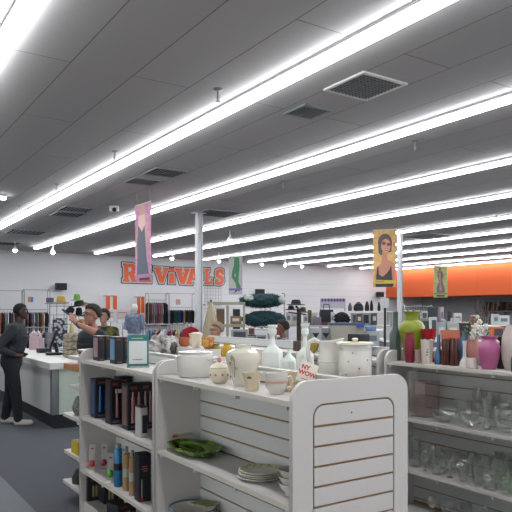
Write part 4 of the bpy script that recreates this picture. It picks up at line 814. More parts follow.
# orange curtains, white posters
for a, bb, yt, yb, lb, dd in ((106, 110, 296, 309.5, 'narrow orange banner strip, leftmost behind the two staff', 24.), (113, 117, 296, 309.5, 'narrow orange banner strip left of the mannequin', 24.), (137, 140.5, 297, 321, 'long orange curtain strip right of the mannequin, left half', 24.), (141, 144.5, 297, 321, 'long orange curtain strip right of the mannequin, right half', 24.)):
    x, y, _ = on_y((a+bb)/2, 24.5); d = _; W = (bb-a)*d/F; z0, z1 = zat(yb, d), zat(yt, d)
    t = thing('hanging_fabric_banner', lb, 'banner', (x, y, z0), 0); g = MB(); n = 10
    g.prism([(-W/2+W*i/n, 0) for i in range(n+1)]+[(W/2-W*i/n, z1-z0) for i in range(n+1)], .02)
    for v in g.bm.verts: v.co.y += .02*math.sin(v.co.x*40)
    g.build('cloth', mat('orange_cloth', 'c85a2c', .9), t); MB().cyl((-W/2, 0, z1-z0+.01), (W/2, 0, z1-z0+.01), .012).build('rod', GREYM, t); MB().b2((-.015, .02, z1-z0-.005), (.015, Y1-y-.001, z1-z0+.025)).build('wall_bracket', GREYM, t)
for a, bb, yt, yb, lb, dd in ((106.5, 114.5, 310, 322, 'white poster with orange print behind the woman staff member', 16), (116, 129, 309.5, 324, 'white poster with orange lines left of the mannequin', 16), (141, 144, 313, 320, 'small white notice right of the mannequin', 16)):
    x, y, d = at_d((a+bb)/2, dd); W = (bb-a)*d/F; z0, z1 = zat(yb, d), zat(yt, d)
    t = thing('poster_stand', lb, 'poster', (x, y, 0), -TH); MB().b2((-W/2, -.01, z0), (W/2, .01, z1)).build('poster_sheet', cm('bcb8ba', .6), t)
    MB().cyl((0, .02, .02), (0, .02, z1), .012).cyl((-.1, .02, .02), (.1, .02, .02), .012).build('stand', GREYM, t)
    H = z1-z0
    MB().b2((-W*.35, -.014, z0+H*.75), (W*.35, -.011, z0+H*.82)).b2((-W*.35, -.014, z0+H*.4), (W*.35, -.011, z0+H*.44)).b2((-W*.35, -.014, z0+H*.44), (-W*.32, -.011, z0+H*.75)).b2((W*.32, -.014, z0+H*.44), (W*.35, -.011, z0+H*.75)).build('printed_frame', cm('bf6a50', .6), t)
    MB().b2((-W*.3, -.014, z0+H*.08), (-W*.04, -.011, z0+H*.3)).b2((W*.04, -.014, z0+H*.08), (W*.3, -.011, z0+H*.3)).build('printed_panel', cm('d6d3d4', .6), t)
x, y, d = on_y(30.5, Y1-.01)
t = thing('wall_notice', 'small orange and blue notice on the wall behind the left rack', 'notice', (x, y, zat(299.5, d))); MB().box((-.05, -.004, 0), (.1, .006, .2)).build('orange_half', cm('c88a4a', .6), t); MB().box((.05, -.004, 0), (.1, .006, .2)).build('blue_half', cm('3f83b5', .6), t)
x, y, d = on_y(178, Y1-.01); t = thing('wall_notice', 'faint pink framed notice behind the right lettering rack', 'notice', (x, y, zat(302, d))); MB().box((0, -.004, 0), (.22, .006, .24)).build('notice_sheet', cm('a89a9c', .6), t); MB().box((0, -.009, 0), (.16, .002, .17)).build('printed_picture', cm('b88a8c', .6), t)
# ---------------------------------------------------------------- people
def person(label, loc, face, h, arms, shirt, trousers, skin, hair, hairlen='short', glasses=False, shoe='c9c6c2', lean=0, sleeves='short', headturn=0, extra_hair=None, pattern=None, legs=None, vox=.011, bulk=1.0):
    t = thing('person', label, 'person', (*loc, 0), math.atan2(face[1], face[0])-PI/2)
    s = h/1.75; V = lambda *a: Vector(a)*s
    up = lambda x, y, z: V(x, y+lean*max(0, z-.95)*.9, z)
    B = []                                       # (p0, p1, r0, r1, region)
    def cap(p0, p1, r0, r1, reg, n=8, sx=1): B.append((p0, p1, r0*s, r1*s, reg, sx))
    bk_ = bulk
    cap(up(0, 0, .93), up(0, 0, 1.08), .14*bk_, .125*bk_, 'hip', sx=1.15); cap(up(0, 0, 1.08), up(0, .01, 1.32), .122*bk_, .15*bk_, 'torso', sx=1.25); cap(up(0, 0, 1.3), up(0, 0, 1.42), .14, .085, 'torso', sx=1.3)
    for sg in (-1, 1): cap(up(0, 0, 1.43), up(sg*.19, 0, 1.40), .06, .062, 'torso')
    cap(up(0, 0, 1.42), up(0, .015, 1.54), .058, .052, 'skin')
    lg = legs or [(-.09, .0), (.09, .0)]
    for sg, (fx, fy) in zip((-1, 1), lg):
        hip, knee, ank = V(sg*.09, 0, .92), V(sg*.09+(fx-sg*.09)*.5, fy*.5+.02, .50), V(fx, fy, .09)
        cap(hip, knee, .09*bk_, .062*bk_, 'leg'); cap(knee, ank, .06*bk_, .043*bk_, 'leg'); cap(ank+V(0, -.02, -.046), ank+V(0, .17, -.052), .042, .036, 'shoe%d' % sg)
    for sg, (el, wr, fd) in zip((-1, 1), arms):
        sh, el, wr = up(sg*.19, 0, 1.39), V(*el), V(*wr); cap(sh, el, .052*bk_, .044*bk_, 'sleeve'); cap(el, wr, .040*bk_, .028, 'fore')
        fd = Vector(fd).normalized(); side = fd.cross(Vector((0, 0, 1)) if abs(fd.z) < .8 else Vector((0, 1, 0))).normalized(); nrm = side.cross(fd)
        cap(wr, wr+fd*.085*s, .03, .034, 'skin'); pal = wr+fd*.085*s
        for q, (o, L) in enumerate(((-.028, .07), (-.009, .08), (.01, .075), (.028, .058))):
            a = pal+side*o*s; m1 = a+(fd*.6+nrm*.12).normalized()*L*.55*s; cap(a-fd*.02*s, m1, .0095, .009, 'skin'); cap(m1, m1+(fd*.8+nrm*.6).normalized()*L*.5*s, .009, .0075, 'skin')
        cap(wr+fd*.03*s, wr+fd*.055*s-side*.045*s, .013, .011, 'skin'); cap(wr+fd*.055*s-side*.045*s, wr+fd*.09*s-side*.05*s, .011, .009, 'skin')
    hc = up(0, .025, 1.645)
    g = MB()
    for p0, p1, r0, r1, reg, sx in B:
        n0 = len(g.bm.verts)
        if sx != 1:
            g.bm.verts.ensure_lookup_table(); k0 = len(g.bm.verts)
        g.cyl(p0, p1, r0, r1, 14); g.ball(p0, r0, 8); g.ball(p1, r1, 8)
        if sx != 1:
            g.bm.verts.ensure_lookup_table()
            for v in g.bm.verts[k0:]: v.co.x *= sx; v.co.y = (v.co.y-p0.y)*.86+p0.y
    MH = Matrix.Translation(hc) @ Matrix.Rotation(headturn, 4, 'Z')
    def hb(c, r): g.ball(MH @ (Vector(c)*s), [q*s for q in r], 12, Matrix.Rotation(headturn, 4, 'Z'))
    hb((0, -.012, .03), (.076, .094, .092)); hb((0, .02, -.035), (.058, .07, .075)); hb((0, .09, -.015), (.014, .024, .02)); hb((0, .078, .012), (.009, .02, .028))
    hb((0, .07, -.085), (.03, .025, .025)); hb((0, .085, -.052), (.026, .012, .009)); hb((-.078, 0, -.01), (.012, .02, .032)); hb((.078, 0, -.01), (.012, .02, .032)); hb((0, .075, .04), (.055, .02, .012))
    me = g.mesh('body_src'); tmp = bpy.data.objects.new('tmp', me); C.objects.link(tmp)
    md = tmp.modifiers.new('r', 'REMESH'); md.mode = 'VOXEL'; md.voxel_size = vox*s; md.use_smooth_shade = True
    m2 = tmp.modifiers.new('s', 'SMOOTH'); m2.factor = .5; m2.iterations = 2
    dg = bpy.context.evaluated_depsgraph_get(); body = bpy.data.meshes.new_from_object(tmp.evaluated_get(dg)); body.materials.clear(); bpy.data.objects.remove(tmp)
    bo = link('body', body, cm(skin, .55, noise=.05), t)
    # clothing shells that follow the body
    def seg(p, a, b2, r0, r1):
        ab = b2-a; q = max(0, min(1, (p-a).dot(ab)/ab.length_squared)); return (p-(a+ab*q)).length-(r0+(r1-r0)*q)
    regs = []
    for v in body.vertices:
        best, br_ = 1e9, 'skin'
        if (v.co-hc).length < .16*s and v.co.z > hc.z-.12*s: regs.append('skin'); continue
        for p0, p1, r0, r1, reg, sx in B:
            q = seg(v.co, p0, p1, r0, r1)
            if q < best: best, br_ = q, reg
        if br_ == 'torso' and v.co.z > hc.z-.165*s: br_ = 'skin'
        regs.append(br_)
    def shell(name, want, m, off):
        keep = set(want); idx = {}; vs = []; fs = []
        for p in body.polygons:
            if all(regs[i] in keep for i in p.vertices):
                f = []
                for i in p.vertices:
                    if i not in idx: idx[i] = len(vs); v = body.vertices[i]; vs.append(v.co+v.normal*off*s)
                    f.append(idx[i])
                fs.append(f)
        if not fs: return
        mm = bpy.data.meshes.new(name); mm.from_pydata(vs, [], fs); mm.update()
        for p in mm.polygons: p.use_smooth = True
        o = link(name, mm, m, t); sd = o.modifiers.new('thick', 'SOLIDIFY'); sd.thickness = .008*s; sd.offset = -1; return o
    top = {'torso', 'sleeve'} | ({'fore'} if sleeves == 'long' else set())
    sm_ = pattern or cm(shirt, .9, noise=.12, scale=30)
    shell('shirt', top, sm_, .014); shell('shirt_hem', {'hip'}, sm_, .02) if False else shell('trousers', {'hip', 'leg'}, cm(trousers, .9, noise=.1), .012); shell('shoe', {'shoe-1'}, cm(shoe, .6), .006); shell('shoe', {'shoe1'}, cm(shoe, .6), .006)
    # face
    for sx in (-1, 1): 
        e = MB().ball(MH @ (Vector((sx*.03, .0735, .012))*s), .0115*s, 8).build('eye', cm('9d948b', .3), t); MB().ball(MH @ (Vector((sx*.03, .0825, .012))*s), .006*s, 6).build('pupil', BLACK, e)
        MB().box(MH @ (Vector((sx*.032, .088, .034))*s), (.03*s, .006*s, .006*s), rz=headturn).build('eyebrow', cm(hair, .9), t)
    MB().ball(MH @ (Vector((0, .093, -.052))*s), (.022*s, .006*s, .005*s), 8, Matrix.Rotation(headturn, 4, 'Z')).build('lips', cm('7d4540', .5), t)
    if glasses:
        gl = MB()
        for sx in (-1, 1):
            c = Vector((sx*.032, .105, .01)); pts = [MH @ ((c+Vector((.026*math.cos(q), 0, .019*math.sin(q))))*s) for q in [i*PI/5 for i in range(11)]]; gl.tube(pts, .0022*s, 5)
            gl.tube([MH @ (Vector((sx*.058, .103, .014))*s), MH @ (Vector((sx*.08, .0, .005))*s)], .0022*s, 5)
        gl.tube([MH @ (Vector((-.008, .106, .012))*s), MH @ (Vector((.008, .106, .012))*s)], .0022*s, 5); gl.build('glasses', BLACK, t)
    # hair: scalp shell
    hg = MB(); r = bmesh.ops.create_icosphere(hg.bm, subdivisions=5, radius=1); rr = random.Random(3)
    E = extra_hair or (.006 if hairlen == 'buzz' else .018)
    dead = []
    for v in r['verts']:
        c = v.co.copy(); front = c.y
        lo_, hi_ = {'short': (-.45, .5), 'buzz': (-.4, .45), 'long': (-.95, .45), 'afro': (-.6, .3)}[hairlen]
        q = max(0, min(1, (front+.25)/.95)); q = q*q*(3-2*q); cut = lo_+(hi_-lo_)*q
        Ee = E*max(.0, min(1, (c.z-cut)/.35))**.5+.002
        n_ = 1+.04*math.sin(c.x*17)*math.sin(c.z*15+c.y*11)
        v.co = Vector((c.x*(.0775+Ee)*(1+(n_-1)*Ee/.02), -.012+c.y*(.0955+Ee)*(1+(n_-1)*Ee/.02), (.03 if c.z > 0 else .02)+c.z*(.0935+Ee)))*s
        if c.z < cut: dead.append(v)
    bmesh.ops.delete(hg.bm, geom=dead, context='VERTS')
    for v in hg.bm.verts: v.co = MH @ v.co
    ho = hg.build('hair', cm(hair, .85, noise=.3, scale=60, bump=.4), t); sd = ho.modifiers.new('thick', 'SOLIDIFY'); sd.thickness = .012*s; sd.offset = -1
    return t, s, MH, hc
RT = Vector((CS, -SN)); FW = Vector((SN, CS))
DN = ((.0, .0, 0), (0, 0, 0), (0, 0, -1))
def arms_down(): return (((-.26, -.02, 1.12), (-.25, .06, .88), (0, .1, -1)), ((.26, -.02, 1.12), (.25, .06, .88), (0, .1, -1)))
x, y, d = at_d(11.5, 9.2); fc = (RT*1.0+FW*.12)
P1 = person('standing man in dark shirt and trousers with pale shoes at the left edge', (x, y), fc, 1.74, (((-.28, -.1, 1.13), (-.17, .12, 1.02), (.9, .5, -.1)), ((.30, -.14, 1.13), (.17, .1, 1.02), (-.9, .5, -.1))), '272b31', '1c1d24', '3a2620', '15110f', 'buzz', shoe='b9b4ad', lean=.18, sleeves='long', legs=[(-.12, -.12), (.1, .12)], vox=.009, bulk=1.18)
x, y, d = at_d(93.5, 7.1); fc = (-RT*.75-FW*.8)
P2 = person('man in dark t-shirt and glasses raising his forearm across his face', (x, y), fc, 1.70, (((-.38, .17, 1.44), (-.15, .30, 1.555), (.6, .12, .5)), ((.28, -.06, 1.14), (.12, .15, 1.05), (-.9, .4, 0))), '23292f', '22242b', '9c6f60', '221c1a', glasses=True, lean=.0, vox=.009, headturn=.1, bulk=1.15)
MB().tube([Vector((-.175, .287, 1.545))*P2[1]+Vector((.014*math.cos(q), .036*math.sin(q), .034*math.cos(q)))*1.0 for q in [i*PI/5 for i in range(11)]], .008, 6).build('wristwatch', BLACK, P2[0])
pat = mat('black_yellow_print', '191b1b', .9, col2='5c5a2a', scale=9)
x, y, d = at_d(104.5, 10.2)
P3 = person('woman in black and yellow top standing behind the man in glasses', (x, y), -RT*.25-FW, 1.66, arms_down(), '191b1b', '1d1f26', '94705f', '1c1716', 'long', pattern=pat, vox=.012, sleeves='long', extra_hair=.02)
x, y, d = at_d(219.5, 8.7)
P4 = person('person with light brown hair and glasses behind the casserole pot', (x, y), -RT*.8-FW*.6, 1.47, arms_down(), '93979c', '2b3440', 'a97a68', '7d6d5b', 'short', glasses=True, vox=.012, extra_hair=.022, lean=.05)
x, y, d = at_d(285.5, 8.8); pat2 = mat('bw_stripe_print', '22252b', .9, col2='8f9498', scale=26)
P5 = person('person with dark pulled back hair and glasses behind the frosted decanters', (x, y), -RT*1.0-FW*.25, 1.50, arms_down(), '22252b', '22252b', '70453a', '1a1615', 'short', glasses=True, pattern=pat2, vox=.012, extra_hair=.02, lean=.06)
x, y, d = at_d(342, 11.3)
P6 = person('person with a big round black hairdo bending away behind the beige box', (x, y), FW*.9-RT*.3, 1.55, arms_down(), '3a3f46', '22252b', '6a4032', '0f0f12', 'afro', vox=.012, extra_hair=.075)
# ---------------------------------------------------------------- mannequin
x, y, d = at_d(134.5, 12.6)
t = thing('mannequin', 'white headed mannequin wearing a pale blue striped shirt', 'mannequin', (x, y, 0), -TH)
zt = zat(303.5, 12.6)
MB().cyl((0, 0, .02), (0, 0, zt-.55), .02).lathe([(.18, 0), (.18, .02), (.03, .04)]).build('stand', GREYM, t)
MB().ball((0, 0, zt-.09), (.068, .08, .09), 12).cyl((0, 0, zt-.22), (0, 0, zt-.13), .04).build('head', cm('b9bcba', .5), t)
g = MB()
g.lathe([(.12, zt-.62), (.14, zt-.58), (.14, zt-.4), (.155, zt-.29), (.11, zt-.22), (.045, zt-.19)], sy=.65)
for sg in (-1, 1): g.cyl((sg*.13, 0, zt-.26), (sg*.18, -.02, zt-.52), .052, .045); g.ball((sg*.135, 0, zt-.265), .053, 8)
g.build('shirt', mat('blue_stripe_shirt', '757d92', .9, col2='5d677f', scale=20), t)
# ---------------------------------------------------------------- simple merchandise builders for the crowded middle distance
def mbox(name, label, cat, px, yt, yb, w, d, col, depth=None, detail=None, rz=0, m=None):
    x, y, d = at_d(px, d); W = w*d/F; z0 = zat(yb, d); H = zat(yt, d)-z0; dp = depth or min(W, .3)
    t = thing(name, label, cat, (x, y, z0), -TH+rz)
    MB().box((0, 0, H/2), (W, dp, H-.002), bev=min(.006, W*.05, H*.05)).build('body', m or cm(col, .7), t)
    if detail == 'label': MB().box((0, -dp/2-.002, H*.55), (W*.6, .003, H*.35)).build('label_print', cm('b9b9b9' if col < 'a' else '6a6f7a', .7), t)
    if detail == 'lid': MB().box((0, 0, H+.008), (W*1.04, dp*1.04, .016)).build('lid', cm('b0b2b4', .6), t)
    if detail == 'frame': MB().box((0, -dp/2-.002, H*.5), (W*.72, .003, H*.74)).build('picture', cm('3d4248' if col > '7' else 'a3a5a8', .5, noise=.4), t)
    if detail == 'door': MB().box((-W*.1, -dp/2-.003, H*.5), (W*.65, .005, H*.7)).build('door_window', cm('202226', .3), t); MB().box((W*.36, -dp/2-.003, H*.5), (W*.14, .004, H*.6)).build('control_strip', GREYM, t)
    if detail == 'bag':
        MB().tube([(-W*.25, 0, H), (-W*.2, 0, H+W*.4), (W*.2, 0, H+W*.4), (W*.25, 0, H)], .008, 6).build('bag_handle', cm(col, .7), t)
    return t
def table(name, label, x0, x1, y0, y1, z, cat='table', body=None, shelves=()):
    t = thing(name, label, cat, (x0, y0, 0)); W, D = x1-x0, y1-y0
    MB().b2((0, 0, z-.03), (W, D, z), bev=.004).build('table_top', WHITE2, t)
    for a, b2 in ((.03, .03), (W-.03, .03), (.03, D-.03), (W-.03, D-.03)): MB().b2((a-.02, b2-.02, 0), (a+.02, b2+.02, z-.03)).build('leg', GREYM, t)
    for s_ in shelves: MB().b2((.01, .01, s_-.02), (W-.01, D-.01, s_)).build('shelf', WHITE2, t)
    return t
# camera-facing display benches: top at z, centred on px a..b, depth d (turned to face the aisle)
def bench(label, a, bb, d, z, dp=.6, cat='display table', col=None, shelves=(), name='display_table'):
    x, y, d = at_d((a+bb)/2, d); W = (bb-a)*d/F
    t = thing(name, label, cat, (x, y, 0), -TH)
    MB().box((0, dp*.3, z-.015), (W, dp, .03), bev=.004).build('table_top', col or WHITE2, t)
    for sx in (-1, 1):
        for sy in (0, 1): MB().box((sx*(W/2-.03), dp*.3+(sy-.5)*(dp-.08), (z-.03)/2), (.035, .035, z-.031)).build('leg', GREYM, t)
    for s_ in shelves: MB().box((0, dp*.3, s_-.01), (W-.1, dp-.12, .02)).build('shelf', col or WHITE2, t)
    return t
# items standing on gondola D top (X 3.6 - 4.3)
x, y, d = on_x(375, 3.75); tag(MB().box((0, 0, .1), (.12, .16, .2), bev=.02).build('black_bag', cm('1b2026', .6), loc=(x, y+.2, ZT+.001)), 'black pouch on the shelf left of the grey bottle', 'bag')
for px, X, w, yt, prof, c, lb, nm, cat in ((313, 3.75, 13, 343, P_BOWL, 'a08a3e', 'shallow bowl of gold coloured trinkets behind the decanters', 'trinket_bowl', 'bowl'), (325, 3.8, 12, 340, P_BOWL, '7c7e80', 'grey metal bowl behind the white pitcher', 'metal_bowl', 'bowl'), (297, 3.8, 8, 341, P_CYL, '4a3c38', 'dark brown canister between two decanters', 'canister', 'canister'),
                                          (370, 3.95, 8, 343, P_BAL, '33383c', 'dark grey urn left of the canister gap', 'urn', 'vase')):
    pot(nm, lb, cat, px, X, w, yt, ZT, prof, cm(c, .4, noise=.3, scale=60))
# bench M1: px 228..285, d 9.8: grey panels, pictures
bench('grey display table of framed pictures below the dark teal bundle', 228, 283, 10.2, zat(347, 10.2), .7, shelves=(.5,))
for a in ((239.5, 329.5, 347, 17, 10.0, '8f9296', 'frame', 'large grey framed print right of the person behind casserole', 'picture_frame', 'picture'), (251.5, 328, 334.5, 6, 10.35, 'a0593f', 'frame', 'small orange framed picture above the grey framed print', 'picture_frame', 'picture'),
          (251, 336, 347, 7, 10.0, '7d8084', 'label', 'grey box beside the large framed print', 'storage_box', 'box'), (261, 335, 347, 11, 10.0, '8b9096', 'frame', 'pale blue framed landscape on the picture table', 'picture_frame', 'picture'), (272, 333, 347, 9, 10.05, '85878a', 'label', 'white storage box right of the pale blue landscape', 'storage_box', 'box'), (280, 337, 347, 6, 10., '54595e', 'label', 'dark grey box at the right end of picture table', 'storage_box', 'box')):
    px, yt, yb, w, d, c, det, lb, nm, cat = a
    if yb < 340: 
        bxo = mbox('storage_box', 'plain dark box under the small orange picture', 'box', px, yb+.15, 347, 9, d, '2d3238', .08)
    mbox(nm, lb, cat, px, yt, yb, w, d, c, .07, det)
# khaki wooden rack + beige closed parasol + teal bundle
DK = 11.5
x0_, y0_, _ = at_d(226.5, DK); KH = mat('khaki_wood', '8f8c78', .7, noise=.08)
t = thing('wooden_rack', 'khaki painted open wooden rack behind the casserole', 'rack', (x0_, y0_, 0), -TH); s_ = DK/F
g = MB(); Z = lambda v: zat(v, DK)
for z in (303.5, 325.5): MB().box((0, 0, Z(z)), (37*s_, .3, 2.6*s_)).build('shelf_board', KH, t)
for px in (210, 227.5, 244): MB().box(((px-226.5)*s_, 0, Z(304)/2-.012), (1.9*s_, .28, Z(304)-.03)).build('upright', KH, t)
mbox('cardboard_box', 'brown cardboard box standing inside the khaki rack', 'box', 236, 316, 324.2, 11, DK-.0, '7d6248', .22, 'label')
mbox('woven_basket', 'brown woven basket in the left bay of khaki rack', 'basket', 220.5, 309, 324.2, 8, DK, '6a5644', .1, 'lid')
t = thing('closed_parasol', 'tall beige folded parasol leaning by the steel column', 'parasol', (*at_d(211, 10.4)[:2], 0), -TH)
zz = zat(301, 10.4)
g = MB(); g.lathe([(.11, zz-.95), (.17, zz-.9), (.165, zz-.7), (.09, zz-.3), (.03, zz-.04), (.005, zz)], rib=.12, nrib=6, n=48); g.build('canopy', mat('beige_canvas', '9c8f78', .9, noise=.08), t)
MB().cyl((0, 0, .03), (0, 0, zz+.02), .018).build('pole', cm('5a4a3a', .6), t); MB().lathe([(.22, 0), (.22, .04), (.05, .08), (.03, .09)]).build('base', cm('55585a', .7), t)
# dark teal bundle: two soft heaps of fibrous greenery on a rack
TEAL = mat('teal_fibre', '203b40', .95, noise=.35, scale=50, bump=.6)
def heap(name, label, px, yt, yb, w, d, dp, lens, seed):
    x, y, d = at_d(px, d); W = w*d/F; z0, z1 = zat(yb, d), zat(yt, d); H = z1-z0; rr = random.Random(seed)
    t = thing(name, label, 'artificial tree', (x, y, z0), -TH); g = MB(); r = bmesh.ops.create_icosphere(g.bm, subdivisions=5, radius=1)
    for v in r['verts']:
        c = v.co; n_ = 1+.06*math.sin(c.x*9+seed)*math.cos(c.z*8)+.03*math.sin(c.x*31)*math.sin(c.z*27+c.y*19)
        sh = (1-abs(c.x)**2.2*.25) if lens else (1.0 if c.z < 0 else 1-.1*abs(c.x))
        zz_ = c.z*sh if lens else (c.z if c.z > 0 else max(c.z, -.75))
        v.co = Vector((c.x*W/2*n_, c.y*dp*n_, H*.5+zz_*H*.5*n_))
    g.build('bundle_body', TEAL, t); f = MB()
    for k in range(520):
        a = rr.uniform(0, 2*PI); u = rr.uniform(-.95, .95); q = math.sqrt(1-u*u); P = Vector((u*W/2, -abs(math.sin(a))*q*dp, H*.5+math.cos(a)*q*H*.48)); D = Vector((rr.uniform(-.06, .06), -.03, rr.uniform(-.05, .05)))
        f.cyl(P, P+D, .006, .002, 4)
    f.build('needles', mat('teal_needle', '2f4f52', .9, noise=.4), t); return t
TREE = heap('wrapped_tree', 'long dark teal artificial tree lying on top of the rack', 262, 293.5, 308, 46, 13.0, .3, True, 2)
heap('wrapped_tree', 'rounded dark teal artificial tree heap under the long one', 264, 310.8, 328, 44, 13.1, .32, False, 5)
for px, yt, yb, w, lb in ((249, 294.5, 301, 10, 'white fluffy tuft at the left end of the teal bundle'), (282, 296, 303.5, 7, 'white fluffy tuft at the right end of the teal bundle')):
    x, y, d = at_d(px, 12.75); g = MB(); rr = random.Random(int(px)); r = bmesh.ops.create_icosphere(g.bm, subdivisions=3, radius=1)
    for v in r['verts']: v.co = Vector((v.co.x*w/2*d/F, v.co.y*.07, v.co.z*(yb-yt)/2*d/F))*rr.uniform(.85, 1.1)
    v = Vector((x, y))-TREE.location.xy; g.build('fluffy_tuft', cm('a9b0ac', .95), TREE, loc=(v.dot(RT_), v.dot(FW_), zat((yt+yb)/2, d)-TREE.location.z))
bench('grey rack carrying the dark teal trees behind the shoppers', 239, 285, 13.1, zat(329, 13.1), .7, shelves=(.5, .9))
mbox('garment_bag', 'near black garment bag left of the teal tree heap', 'bag', 236.5, 309, 329, 7, 13.0, '1b2a30', .2)
t = thing('clothes_rack', 'chrome frame right of the dark teal trees', 'clothes rack', (*at_d(284.5, 14.4)[:2], 0), -TH); MB().tube([(0, 0, .02), (0, 0, zat(294, 14.4)), (-.06, 0, zat(293, 14.4))], .014).cyl((-.1, -.3, .02), (-.1, .3, .02), .014).build('end_frame', CHROME, t)
# crowded shelf behind decanters: px 285..380
DF = 15.2
bench('long grey shelf rack with black bags on top by far wall', 320, 392, DF, zat(311, DF), .5, shelves=(zat(325, DF),), name='shelf_rack', cat='shelf rack')
for k, (px, yt, w, c, lb) in enumerate(((350, 304, 4, '3d4450', 'slate folded bag, leftmost on the grey shelf rack'), (358.5, 303, 10, '1d2026', 'wide black duffel bag on top of the grey shelf rack'), (367, 302.5, 4.5, '181a20', 'small black bag beside the wide duffel'), (371.5, 301.5, 3.4, '15171c', 'upright black flask shaped bag on the rack'), (379, 303, 3, '15171c', 'narrow black case at the right of the rack'))):
    x, y, d = at_d(px, DF-.02); W = w*d/F; H = zat(yt, d)-zat(311, d)
    t = thing('duffel_bag', lb, 'bag', (x, y, zat(311, d)+.001), -TH); MB().lathe([(W*.42, 0), (W*.5, H*.15), (W*.48, H*.6), (W*.3, H*.92), (W*.05, H)], sy=.5 if W > .15 else 1).build('bag_body', cm(c, .7, noise=.2), t); MB().tube([(-W*.2, 0, H*.9), (-W*.12, 0, H*1.08), (W*.12, 0, H*1.08), (W*.2, 0, H*.9)], .01, 6).build('bag_handle', cm(c, .7), t)
for px, yt, w, c, det, lb, nm, cat in ((353.5, 313, 4, '8e9092', 'frame', 'pale box at left of the second rack shelf', 'storage_box', 'box'), (358.5, 313.5, 5, '5a4638', 'label', 'brown wicker box on the second rack shelf', 'wicker_box', 'box'), (366, 313, 8, '8d8f90', 'door', 'white microwave on the second rack shelf', 'microwave', 'appliance'), (373.5, 313, 5, '4b4f52', 'label', 'dark toaster on the second rack shelf', 'toaster', 'appliance'), (332, 313, 5, '9a9c9d', 'frame', 'white picture frame left of the black hairdo', 'picture_frame', 'picture')):
    mbox(nm, lb, cat, px, yt, 325, w, DF-.05, c, .25, det)
# dark clothes/hat stand px 285..300
for k, (px, yb, w, h, c, lb) in enumerate(((296, 304.5, 19, 5, '22242a', 'wide charcoal hat on top of the accessories stand'), (291, 309.5, 12, 4, '2c2a2c', 'dark hat lower left on the accessories stand'), (303, 312, 12, 5, '4a3e36', 'brown felt hat lower right on the accessories stand'))):
    hat('felt_hat', lb, px, yb, w, h, 11.25, cm(c, .9))
x, y, d = at_d(299, 11.45)
t = thing('accessory_stand', 'tall dark accessories stand carrying felt hats', 'display stand', (x, y, 0), -TH); MB().cyl((0, 0, 0.03), (0, 0, zat(309, 11.45)), .05, .04).build('post', cm('3a332d', .8), t); MB().cyl((-.2, -.1, zat(310.5, 11.25)-.03), (.12, -.1, zat(312.8, 11.25)-.03), .012).cyl((0, 0, zat(309, 11.45)), (-.06, -.19, zat(305, 11.25)-.03), .02).build('arm', BLACK, t); MB().lathe([(.2, 0), (.2, .03), (.05, .05)]).build('base', BLACK, t)
DJ = 12.0
bench('crowded accessories table right of the hat stand', 286, 335, DJ, zat(325, DJ), .6, shelves=(.7,))
J = [(288.5, 312, 5, 'b5b2b0', 'label', 'white handbag box at the left of accessories table', 'storage_box', 'box'), (294.5, 313, 6, 'a8a09c', 'label', 'white card box with red print below the charcoal hat', 'storage_box', 'box'), (305.5, 314, 4.5, 'aeb0b0', 'label', 'small white box under the brown felt hat', 'storage_box', 'box'), (309.6, 310, 3.4, '54462c', None, 'olive brown pouch on the accessories table', 'pouch', 'bag'), (314.5, 312.5, 5, 'a9a7a6', 'label', 'white tag box left of the big black bag', 'storage_box', 'box'), (317, 317, 8, '6f6c72', None, 'patterned grey purse in front of the big black bag', 'purse', 'bag'), (326.5, 309.5, 13, '1b2228', 'bag', 'big black square bag below the lace banner', 'square_bag', 'bag'), (332.5, 312, 3, 'b0aeac', 'label', 'narrow white box right of the big black bag', 'storage_box', 'box')]
for px, yt, w, c, det, lb, nm, cat in J: mbox(nm, lb, cat, px, yt, 325, w, DJ-.1-.12*(nm == 'purse')+.15*(nm == 'square_bag'), c, .12, det)
mbox('red_tray', 'dark red tray at the right end of accessories table', 'tray', 326.5, 322.5, 325, 9, DJ-.25, '7d2c30', .14)
# lace banner px 321..346 y299..308 hanging on a rail
x, y, d = at_d(333, 16.5); W = 24*d/F; H = 9*d/F; z0 = zat(308, d)
t = thing('lace_valance', 'white valance with purple scalloped trim near the far wall', 'valance', (x, y, 0), -TH)
MB().b2((-W/2, -.01, z0), (W/2, .01, z0+H)).build('cloth', cm('a6a2ac', .9, noise=.1), t); g = MB()
for k in range(8): g.ball((-W/2+W*(k+.5)/8, -.012, z0+H*.88), (W/18, .006, .045), 8)
g.build('scalloped_trim', cm('5a4a78', .9), t); MB().cyl((-W/2, .02, 0.02), (-W/2, .02, z0+H), .014).cyl((W/2, .02, .02), (W/2, .02, z0+H), .014).cyl((-W/2, .02, z0+H), (W/2, .02, z0+H), .014).build('stand', GREYM, t)
# front bench: beige box with blue top, white box, printed totes
DB = 9.2
bench('white display table with beige box behind the canister', 298, 378, DB, zat(346, DB), .6, shelves=(.6,))
t = mbox('beige_cabinet', 'wide beige cabinet box with blue cloth on top', 'box', 346, 324.5, 346, 33, DB, '9b968a', .35)
MB().box((0, 0, 22*DB/F), (34*DB/F, .36, .035), bev=.01).build('blue_cloth', cm('46566b', .9), t); MB().cyl((-.19, -.18, .23), (-.19, -.176, .23), .01).build('keyhole', GREYM, t)
mbox('white_canister', 'tall off white box left of the printed totes', 'box', 305.5, 324, 346, 8, DB-.05, 'a9a498', .12, 'lid')
TB = mbox('tote_bag', 'white tote bag with black triangle print, left one', 'bag', 315.5, 328, 346, 11, DB-.08, '9a9da1', .1); TC = mbox('tote_bag', 'grey tote bag with dark print, right one', 'bag', 325.5, 328, 346, 8, DB-.02, '83868b', .1)
for q_ in (TB, TC): MB().prism([(-.05, .05), (.05, .05), (0, -.03)], .003, Matrix.Translation((0, -.053, .14))).build('triangle_print', cm('22252b', .7), q_)
